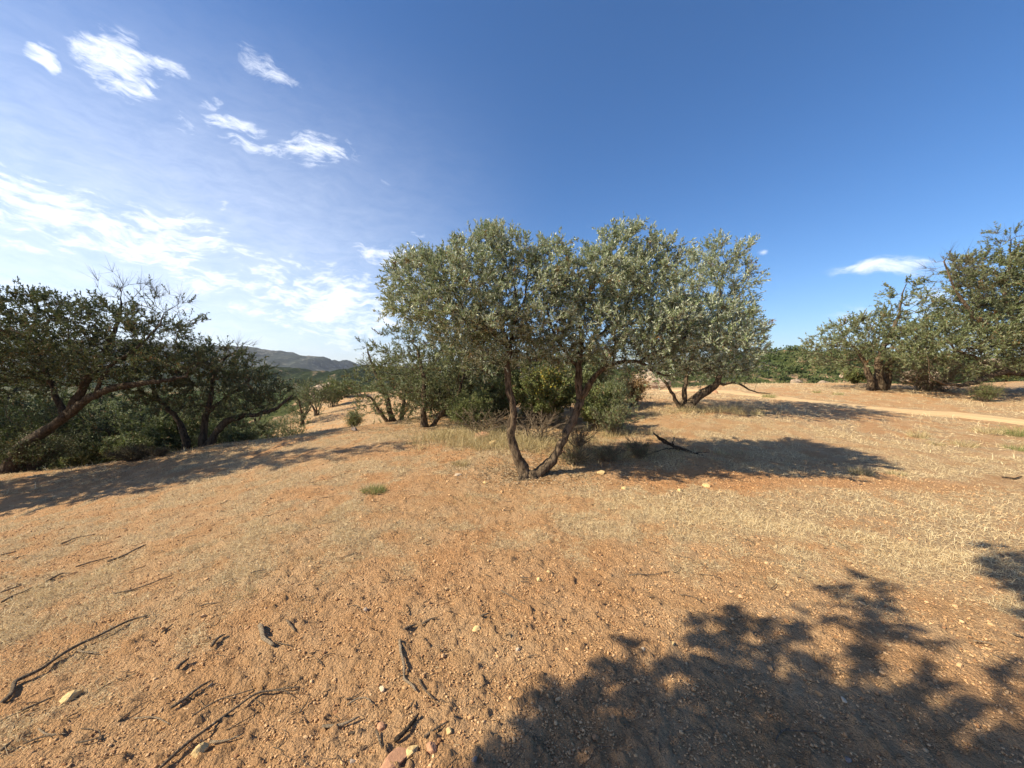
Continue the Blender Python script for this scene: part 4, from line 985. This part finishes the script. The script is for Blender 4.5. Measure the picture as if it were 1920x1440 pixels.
for k, a in enumerate([
        (375, 1411, 30, 'stoneY', 'yellow angular stone near the bottom left, beside a long thin stick', .9), (135, 1310, 34, 'stoneY', 'yellowish stone half bedded in straw at far left', .6),
        (716, 1292, 13, 'stoneW', 'small round cream stone left of the long curved stick', .9), (714, 1371, 22, 'stoneR', 'flat dark reddish stone left of the charred root piece', .5),
        (775, 1416, 34, 'stoneY', 'bright yellow lumpy stone at the bottom centre', .6), (808, 1404, 26, 'stoneR', 'orange stone right next to the bright yellow one', .8),
        (842, 1381, 15, 'stoneY', 'small pale yellow stone above the orange stone', .9), (742, 1434, 60, 'stoneR', 'large flat orange-red stone cut by the bottom edge', .3),
        (661, 1424, 16, 'stoneG', 'small grey stone at the bottom left of the reddish stones', .8), (685, 1147, 13, 'stoneG', 'blue-grey pebble alone on the soil in the middle foreground', .9),
        (893, 1186, 18, 'stoneY', 'tan stone under a short twig in the centre foreground', .7), (970, 1226, 11, 'stoneW', 'tiny cream pebble right of the centre foreground', .8),
        (1010, 1098, 13, 'stoneY', 'small pale yellow stone in the centre, lower of two', .6), (1028, 1081, 13, 'stoneY', 'small pale yellow stone in the centre, upper of two', .6),
        (1206, 1225, 10, 'stoneW', 'tiny pale pebble at the shadow\'s left edge', .8), (1260, 1215, 15, 'stoneY', 'tan pebble inside the left edge of the foreground shadow', .7),
        (1325, 911, 18, 'stoneY', 'yellow stone on red soil below the long tree shadow', .6), (1275, 919, 14, 'stoneY', 'small yellow stone left of the one on red soil', .6),
        (1127, 887, 18, 'stoneY', 'yellow stone at the shadow\'s edge right of the tree\'s foot', .6), (1172, 917, 16, 'stoneY', 'small ochre stone below the shadow right of the tree\'s foot', .6),
        (858, 893, 15, 'stoneW', 'whitish lump on red soil left of the trunks', .5), (910, 905, 12, 'stoneY', 'small ochre stone just left of the tree\'s foot', .6),
        (905, 822, 44, 'stoneR', 'pile-like orange stone in dry grass left of the trunks', .6), (925, 832, 22, 'stoneY', 'buff stone beside the orange one in the dry grass', .6),
        (342, 842, 20, 'stoneW', 'pale flat stone on the rim below the many-stemmed tree', .5), (664, 806, 16, 'stoneG', 'grey stone on the ridge below the lone broom bush', .7),
        (1340, 737, 14, 'stoneR', 'dark brown round stone behind the low branch of the second tree', .8), (890, 1425, 14, 'stoneG', 'grey pebble at the edge of the foreground shadow, bottom', .8),
        (1582, 1312, 14, 'stoneW', 'pale pebble lying in the foreground shadow', .6), (1395, 1338, 9, 'stoneW', 'tiny white pebble deep in the foreground shadow', .8), (1590, 1420, 16, 'stoneG', 'grey flat stone in the shadow near the bottom edge', .5),
        (1055, 848, 14, 'stoneR', 'reddish stone between the two stems of the large tree', .6)]):
    stone(a[0], a[1], a[2], a[3], a[4], 400 + k, flat=a[5])

# ------------------------------------------------------------------ sticks on the ground
def stick(pts, r_px, mt, label, seed, lift=.0, forks=0, name='stick', group=None, cat='stick', taper=.55):
    g = np.random.default_rng(seed); W = [gp(a, b) for a, b in pts]; Y = sum(p.y for p in W) / len(W); r = r_px / F * Y * .72
    P = np.array([(p.x, p.y, 0) for p in W]); seg = np.r_[0, np.cumsum(np.linalg.norm(np.diff(P, axis=0), axis=1))]
    n = max(6, int(seg[-1] / .02)); q = np.linspace(0, seg[-1], n)
    X = np.interp(q, seg, P[:, 0]); Yv = np.interp(q, seg, P[:, 1])
    for _ in range(3): X[1:-1] = (X[:-2] + 2 * X[1:-1] + X[2:]) / 4; Yv[1:-1] = (Yv[:-2] + 2 * Yv[1:-1] + Yv[2:]) / 4
    wob = fbm(q * 1.0 + seed * 7.7, q * 0 + 3., 9, 3, seed) * r * 1.6; X = X + wob * .7; Yv = Yv + wob
    Z = gz(X, Yv); ker = np.ones(5) / 5; Zp = np.pad(Z, 2, 'edge'); Z = np.convolve(Zp, ker, 'valid')
    Z = Z + r * .75 + .017 + lift * np.sin(np.linspace(0, math.pi, n))
    rad = r * (1 - (1 - taper) * np.linspace(0, 1, n)) * (1 + .18 * fbm(q + seed, q * 0, 22, 3, seed + 5)); rad[0] *= .8; rad[-1] *= .6
    tb = Tubes(); Pt = np.stack([X, Yv, Z], 1); tb.add(Pt, rad, 8, .12, seed)
    for f in range(forks):
        i = int(n * g.uniform(.3, .85)); d = unit(Pt[min(i + 2, n - 1)] - Pt[i - 1]); sd_ = np.array([-d[1], d[0], .25]) * g.choice([-1, 1]); d2 = unit(d + sd_ * g.uniform(.4, .9)); d2[2] = abs(d2[2]) * .5
        L = min(.18, seg[-1] * .3) * g.uniform(.5, 1); t = np.linspace(0, 1, 6)
        tb.add(Pt[i] + d2 * (L * t)[:, None] + g.normal(0, L * .03, (6, 3)) * t[:, None], rad[i] * .55 * (1 - .7 * t), 5, .05, seed + f)
    c = Pt.mean(0); c[2] = Z.min() - r
    o = tb.build(name, M[mt], off=c); o.location = c
    return tag(o, label, cat, group)
for k, a in enumerate([
        ([(4, 1328), (30, 1290), (75, 1262), (130, 1225), (200, 1190), (245, 1168), (280, 1160)], 5.0, 'stick', 'longest dead branch, running from the left edge up to the right', 2),
        ([(40, 1337), (70, 1322), (100, 1308)], 3.5, 'stick', 'short dark stick just below the longest branch', 0),
        ([(200, 1262), (215, 1256)], 3, 'stick', 'stub', 0),
        ([(145, 1228), (165, 1230), (185, 1229)], 2.5, 'pale', 'bleached forked twig below the longest branch', 1),
        ([(320, 1336), (345, 1320), (375, 1300), (397, 1283)], 4.0, 'stick', 'straight brown stick pointing up right, lower left foreground', 0),
        ([(300, 1440), (340, 1410), (400, 1365), (440, 1330), (480, 1305), (530, 1287), (560, 1285)], 4.0, 'stick', 'long thin branch rising from the bottom edge, with dark knots', 3),
        ([(360, 1348), (400, 1320), (440, 1302), (480, 1295)], 2.6, 'stick', 'thin grey stick lying above the long thin branch', 1),
        ([(250, 1357), (290, 1353), (318, 1356)], 2.2, 'pale', 'short bleached twig left of the long thin branch', 0),
        ([(395, 1388), (430, 1384), (458, 1376)], 3.6, 'pale', 'bleached splintered stick above the yellow angular stone', 1),
        ([(140, 1400), (165, 1392), (200, 1386)], 2.6, 'stick', 'short stick with a pale end at bottom left', 0),
        ([(40, 1402), (75, 1386), (115, 1380)], 3.0, 'stick', 'dark stick flat on the soil at bottom left', 1),
        ([(70, 1378), (100, 1382), (122, 1381)], 2.4, 'pale', 'short pale broken twig at bottom left', 0),
        ([(0, 1415), (18, 1408)], 5, 'stick', 'dark stub at the lower left corner', 0),
        ([(395, 1225), (405, 1210), (424, 1198)], 4.5, 'stick', 'short thick curved stick left of the bark strip', 0),
        ([(328, 1270), (342, 1258), (358, 1246)], 6, 'stick', 'stubby knotted root piece in the left foreground', 0),
        ([(484, 1187), (500, 1202), (516, 1219)], 7.5, 'pale', 'thick grey strip of bark in the left foreground', 0),
        ([(516, 1211), (536, 1222), (548, 1215)], 1.6, 'stick', 'thin curling twig right of the bark strip', 0),
        ([(535, 1175), (548, 1185), (556, 1192)], 3.0, 'stick', 'small bent twig above right of the bark strip', 0),
        ([(750, 1213), (752, 1245), (758, 1275), (768, 1300), (778, 1308)], 4.6, 'pale', 'long curved peeled stick in the centre foreground', 0),
        ([(757, 1193), (765, 1186), (783, 1180)], 4.2, 'stick', 'dark knobbly stick, left of a pair in line', 0),
        ([(793, 1178), (808, 1171), (822, 1165)], 3.6, 'stick', 'short straight dark stick, right of a pair in line', 0),
        ([(785, 1287), (800, 1302), (816, 1316)], 2.6, 'stick', 'thin stick with a knob end right of the long curved one', 0),
        ([(742, 1398), (765, 1378), (785, 1352)], 6.5, 'char', 'charred split root piece at the bottom centre', 2),
        ([(795, 1400), (815, 1383), (842, 1362)], 3.4, 'stick', 'brown stick right of the charred root, above the orange stone', 1),
        ([(604, 1361), (640, 1360), (672, 1357)], 5, 'pale', 'frayed pale stick lying level, bottom centre left', 0),
        ([(655, 1385), (668, 1374), (677, 1368)], 3.4, 'stick', 'short dark stick under the frayed pale one', 0),
        ([(702, 1387), (708, 1400), (715, 1412)], 4, 'stick', 'stubby stick left of the yellow lumpy stone', 0),
        ([(648, 1310), (665, 1304), (682, 1298)], 2.2, 'stick', 'thin dark stick left of the cream stone', 0),
        ([(650, 1322), (670, 1316), (690, 1315), (700, 1328)], 2.2, 'pale', 'thin hooked twig below the cream stone', 1),
        ([(901, 1168), (918, 1160)], 2.6, 'stick', 'short twig above the tan stone', 0),
        ([(940, 1118), (955, 1128), (975, 1140), (985, 1147)], 2.0, 'stick', 'thin dark twig in the centre, pointing down right', 1),
        ([(975, 1098), (992, 1095)], 1.8, 'stick', 'tiny twig beside the pale yellow stones', 0),
        ([(1180, 1082), (1220, 1080), (1255, 1075)], 1.6, 'stick', 'thin wavy twig on grey litter right of centre', 0),
        ([(1480, 1372), (1465, 1378), (1450, 1400), (1455, 1412)], 2.8, 'stick', 'hooked dark twig in the foreground shadow', 0),
        ([(1475, 1376), (1510, 1370), (1535, 1374)], 1.8, 'stick', 'thin twig trailing right from the hooked one', 0),
        ([(1897, 1189), (1920, 1200)], 3.0, 'stick', 'grey stick cut by the right edge', 0),
        ([(1860, 1234), (1885, 1243), (1915, 1258)], 1.7, 'stick', 'thin twig near the right edge below the grey stick', 1),
        ([(1825, 1208), (1845, 1210), (1866, 1212)], 2.0, 'pale', 'thin level stick near the right edge', 0),
        ([(200, 1055), (235, 1043), (255, 1032), (275, 1022)], 3.0, 'stick', 'dark forked stick on the left slope', 1),
        ([(140, 1063), (170, 1055), (205, 1044)], 2.2, 'stick', 'thin stick left of the dark forked one', 0),
        ([(85, 1098), (112, 1080), (138, 1077)], 2.6, 'stick', 'bent stick on the far left slope', 0),
        ([(0, 1140), (30, 1122), (60, 1108)], 2.6, 'stick', 'stick entering at the left edge, middle height', 0),
        ([(0, 1117), (28, 1107), (50, 1102)], 2.0, 'stick', 'thin stick above the one entering at the left edge', 0),
        ([(215, 1120), (250, 1110), (290, 1097), (322, 1086)], 2.2, 'stick', 'long straight thin stick on the left slope', 0),
        ([(115, 1022), (145, 1008), (178, 1001)], 2.0, 'stick', 'thin stick uppermost on the left slope', 0),
        ([(0, 1042), (20, 1037), (32, 1034)], 2.2, 'stick', 'short stick at the left edge, uppermost', 0),
        ([(470, 1082), (485, 1079), (498, 1078)], 1.8, 'stick', 'small dark stick left of centre', 0),
        ([(372, 1142), (395, 1137), (413, 1134)], 2.0, 'stick', 'short thin stick above the bark strip', 0),
        ([(304, 1189), (315, 1182), (325, 1177)], 2.6, 'stick', 'short dark stick right of the longest branch\'s tip', 0),
        ([(560, 1340), (572, 1322), (583, 1306)], 2.2, 'stick', 'short thin stick at the end of the long thin branch', 0),
        ([(1878, 896), (1900, 899), (1918, 898)], 2.4, 'char', 'dark stick near the right edge on pale grass', 0),
        ([(770, 1330), (778, 1322)], 2.5, 'stick', 'small split twig below the long curved stick', 1)]):
    if a[3] == 'stub': continue
    stick(a[0], a[1], a[2], a[3], 500 + k, forks=a[4], lift=.006 if len(a[0]) > 4 else .0)

# dead blackened branch lying in the tree's shadow
def fallen():
    root = empty('fallen_branch', G(1262, 7.35, 0)); b = np.array(root.location); tag(root, 'blackened dead branch lying in the long shadow, its prongs pointing up left', 'dead branch')
    tb = Tubes(); g = np.random.default_rng(70)
    def Q(px, py, Y): return np.array(at(px, py, Y)) 
    tb2 = Tubes()
    for k, pl in enumerate([[(1318, 860, 7.1, .02), (1292, 846, 7.2, .035), (1268, 838, 7.3, .045), (1246, 830, 7.35, .035), (1234, 820, 7.4, .028), (1225, 811, 7.4, .015)],
               [(1275, 845, 7.3, .03), (1256, 832, 7.3, .028), (1240, 822, 7.35, .02), (1228, 814, 7.4, .012)],
               [(1262, 838, 7.25, .02), (1262, 828, 7.2, .012), (1266, 818, 7.2, .006)], [(1268, 840, 7.3, .02), (1248, 842, 7.2, .014), (1224, 848, 7.1, .006)],
               [(1285, 846, 7.2, .02), (1300, 852, 7.3, .012), (1330, 856, 7.3, .006)], [(1252, 835, 7.3, .012), (1249, 826, 7.3, .008), (1250, 819, 7.3, .004)]]):
        P = np.array([Q(a, c, Y) for a, c, Y, r in pl]); r = np.array([q[3] for q in pl]) * .72
        t = np.linspace(0, len(P) - 1, len(P) * 4); PP = np.stack([np.interp(t, np.arange(len(P)), P[:, i]) for i in range(3)], 1); rr = np.interp(t, np.arange(len(P)), r)
        PP[:, 2] = np.maximum(PP[:, 2], gz(PP[:, 0], PP[:, 1]) + .01); PP += g.normal(0, .006, PP.shape)
        (tb if k < 2 else tb2).add(PP, rr, 7, .12, 700 + k)
    tb.build('limb', M['char'], root, off=b); tb2.build('side_branch', M['char'], root, off=b)
fallen()

# ------------------------------------------------------------------ rocks and far hills
def rockmat(name, a, b, c, sc):
    m, t = mat(name); pos = t.node('ShaderNodeNewGeometry').outputs['Position']
    f = t.noise(pos, sc, 7, .65).outputs[0]; f2 = t.noise(pos, sc * 4, 6, .7).outputs[0]
    sep_ = t.node('ShaderNodeSeparateXYZ', {0: t.node('ShaderNodeNewGeometry').outputs['Normal']}).outputs[2]
    k = t.math('ADD', t.math('MULTIPLY', t.math('SUBTRACT', f2, .5), .9), f)
    col = t.mix(t.ramp(k, .42, .56), a, b); col = t.mix(t.ramp(k, .60, .70), col, c)
    finish(t, col, 1.0, .05, f2, .8, 2.0 / sc * .05); return m
M['hill_green'] = rockmat('scrubby_hill', (.035, .05, .018), (.07, .08, .03), (.30, .20, .12), .05)
M['mount'] = rockmat('stony_mountain', (.022, .030, .028), (.045, .052, .046), (.15, .14, .12), .008)
M['hill_mid'] = rockmat('wooded_hill', (.014, .022, .010), (.028, .038, .016), (.16, .12, .08), .02)
M['outcrop'] = mat_stone('outcrop_rock', (.24, .17, .12), (.46, .36, .27))

def ridge(name, prof, D, depth, mt, seed, amp, base=-14, lab=None, nx=260, ny=60, ext=0.):
    """prof: list of (px,py) skyline; a ridge whose crest stands at world y = D, sloping towards and away from the viewer"""
    pr = np.array([(at(a, b, D).x, at(a, b, D).z) for a, b in prof]); xs = np.linspace(pr[0, 0], pr[-1, 0], nx)
    zc = np.interp(xs, pr[:, 0], pr[:, 1]); v = np.linspace(-1.0, 1.0, ny)
    X, Vv = np.meshgrid(xs, v, indexing='ij'); Y = D + Vv * depth
    prof_ = np.cos(np.clip(np.abs(Vv), 0, 1) * math.pi / 2) ** 1.15
    Z = base + (zc[:, None] - base) * prof_ 
    s = 1.6 / depth
    nz = np.abs(fbm(X, Y, s * 2.2, 6, seed)) * -1 + .35
    Z = Z + nz * amp * (1 - .75 * np.exp(-(Vv / .12) ** 2)) * np.clip(prof_ * 2.5, 0, 1) + fbm(X, Y, s * 14, 3, seed + 9) * amp * .12
    V = np.stack([X, Y, Z], -1).reshape(-1, 3)
    i = np.arange(nx - 1)[:, None] * ny; j = np.arange(ny - 1)[None, :]
    F_ = np.stack([i + j, i + ny + j, i + ny + j + 1, i + j + 1], -1).reshape(-1, 4)
    o = npmesh(name, V, [F_], M[mt]); o['kind'] = 'structure'
    return X, Y, Z, zc
ridge('mountain', [(-900, 690), (-300, 650), (0, 668), (120, 650), (250, 640), (400, 655), (470, 655), (520, 661), (560, 671), (610, 677), (624, 674), (637, 681), (652, 696), (690, 712), (800, 722), (1000, 728)], 2600, 900, 'mount', 80, 90, base=-60)
ridge('hills', [(-900, 735), (-300, 712), (200, 700), (420, 690), (500, 694), (540, 698), (600, 704), (640, 701), (668, 700), (720, 690), (800, 705), (1000, 712), (1200, 715)], 620, 280, 'hill_mid', 83, 26, base=-30)
hx = ridge('hillside', [(980, 712), (1100, 700), (1230, 690), (1350, 676), (1410, 663), (1460, 661), (1520, 667), (1600, 664), (1700, 672), (1800, 680), (2000, 676), (2400, 690), (3200, 700)], 120, 62, 'hill_green', 86, 3.5, base=-13, nx=300, ny=80)
ridge('ridge', [(200, 742), (400, 738), (560, 742), (620, 732), (660, 728), (720, 722), (900, 716), (1100, 708), (1200, 712), (1350, 724)], 95, 45, 'hill_green', 88, 3, base=-13)

def scrub(X, Y, Z, n, size, seed, name, label, face=.35, y_off=0):
    g = np.random.default_rng(seed)
    i = g.integers(0, X.shape[0] - 1, n * 3); j = g.integers(0, int(X.shape[1] * .56), n * 3)
    x = X[i, j]; y = Y[i, j]; z = Z[i, j]
    nn_ = fbm(x, y, .06, 3, seed); k = nn_ > -.28; x, y, z = x[k][:n], y[k][:n], z[k][:n]; n = len(x)
    x = x + g.normal(0, .8, n); y = y + g.normal(0, .8, n)
    m = 34; sz = size * g.uniform(.5, 1.4, n)
    d = unit(g.normal(0, 1, (n, m, 3))); d[..., 2] = np.abs(d[..., 2])
    pos = np.stack([x, y, z], 1)[:, None] + d * sz[:, None, None] * np.array([1, 1, .8]) * g.uniform(.6, 1.05, (n, m, 1)) - np.array([0, 0, .1])
    dirs = d + g.normal(0, .5, d.shape)
    V, F_ = leaves(pos.reshape(-1, 3), dirs.reshape(-1, 3), .34 * size, .30 * size, g)
    o = npmesh(name, V, [F_], M['scrub'], smooth=False, fattr={'rnd': np.clip(np.repeat(g.random(n), m) * .6 + g.random(n * m) * .4, 0, 1)})
    tag(o, label, 'scrub', kind='stuff')
scrub(hx[0], hx[1], hx[2], 5200, 1.35, 90, 'scrub', 'dark green scrub covering the hillside beyond the field')

# pale rock outcrops
RG = 'pale rock outcrops beyond the field'
def outcrop(px, py, Y, w_, h_, seed, label, mt='outcrop'):
    p = at(px, py, Y); bm = bmesh.new(); bmesh.ops.create_icosphere(bm, subdivisions=5, radius=1); g = np.random.default_rng(seed)
    pl = unit(g.normal(0, 1, (14, 3))); dd = g.uniform(.55, .95, 14)
    vs = np.array([v.co for v in bm.verts])
    for a, b in zip(pl, dd):
        k = vs @ a; vs = vs - a[None] * np.maximum(k - b, 0)[:, None] * .8
    nz = fbm(vs[:, 0] * 1.5 + vs[:, 2] * 2 + seed, vs[:, 1] * 1.5 + vs[:, 2], 2.5, 5, seed); vs = vs * (1 + .3 * nz)[:, None]
    for v, c in zip(bm.verts, vs): v.co = Vector((c[0] * w_ / 2, c[1] * w_ / 3, c[2] * h_ / 2))
    me = bpy.data.meshes.new('rock_outcrop'); bm.to_mesh(me); bm.free(); me.materials.append(M[mt])
    o = bpy.data.objects.new('rock_outcrop', me); C.objects.link(o); o.location = p; tag(o, label, 'rock', RG)
for k, a in enumerate([(1215, 716, 30, 2.6, 1.7, 'sunlit pale rock face between the large tree and the second tree'), (1238, 722, 29, 1.8, 1.2, 'smaller pale rock right of the sunlit rock face'),
                       (1592, 703, 36, 1.6, 1.1, 'white-topped rock left of the three stout trunks'), (1492, 717, 40, 1.3, .7, 'low pale rock on the field\'s far edge'), (1545, 718, 40, 1.1, .5, 'low flat rock left of the bright bush'),
                       (1712, 708, 24, 1.6, 1.0, 'broad pink-grey rock behind the branch heap'), (1752, 707, 25, 1.3, .9, 'pale rock right of the broad one behind the branch heap'),
                       (1460, 676, 108, 9, 3.0, 'long pale rocky scar high on the hillside'), (1440, 683, 106, 6, 3.0, 'small rocky scar below the long one'), (630, 738, 70, 7, 4, 'pale boulder outcrop at the foot of the distant hills'), (608, 735, 72, 5, 4, 'rounded boulder left of the pale outcrop'), (1860, 690, 40, 3.2, 2.0, 'pale rock seen under the arching limb')]):
    outcrop(a[0], a[1], a[2], a[3], a[4], 900 + k, a[5])

# ------------------------------------------------------------------ haze
HAZE = 0.7e-4
def build_haze():
    m = bpy.data.materials.new('haze'); m.use_nodes = True; t = NT(m.node_tree)
    v = t.node('ShaderNodeVolumePrincipled', {'Color': (.80, .88, 1.0, 1), 'Density': HAZE, 'Anisotropy': .2})
    t.l.new(v.outputs[0], t.node('ShaderNodeOutputMaterial').inputs['Volume'])
    x0, x1, y0_, y1, z0, z1 = -9600, 9600, -9600, 9600, -75, 420
    V = [(x, y, z) for x in (x0, x1) for y in (y0_, y1) for z in (z0, z1)]
    F_ = np.array([(0, 1, 3, 2), (4, 6, 7, 5), (0, 4, 5, 1), (2, 3, 7, 6), (0, 2, 6, 4), (1, 5, 7, 3)])
    o = npmesh('haze', V, [F_], m, smooth=False); o['kind'] = 'stuff'
    tag(o, 'thin pale haze in the air over the hills', 'haze')
if HAZE: build_haze()
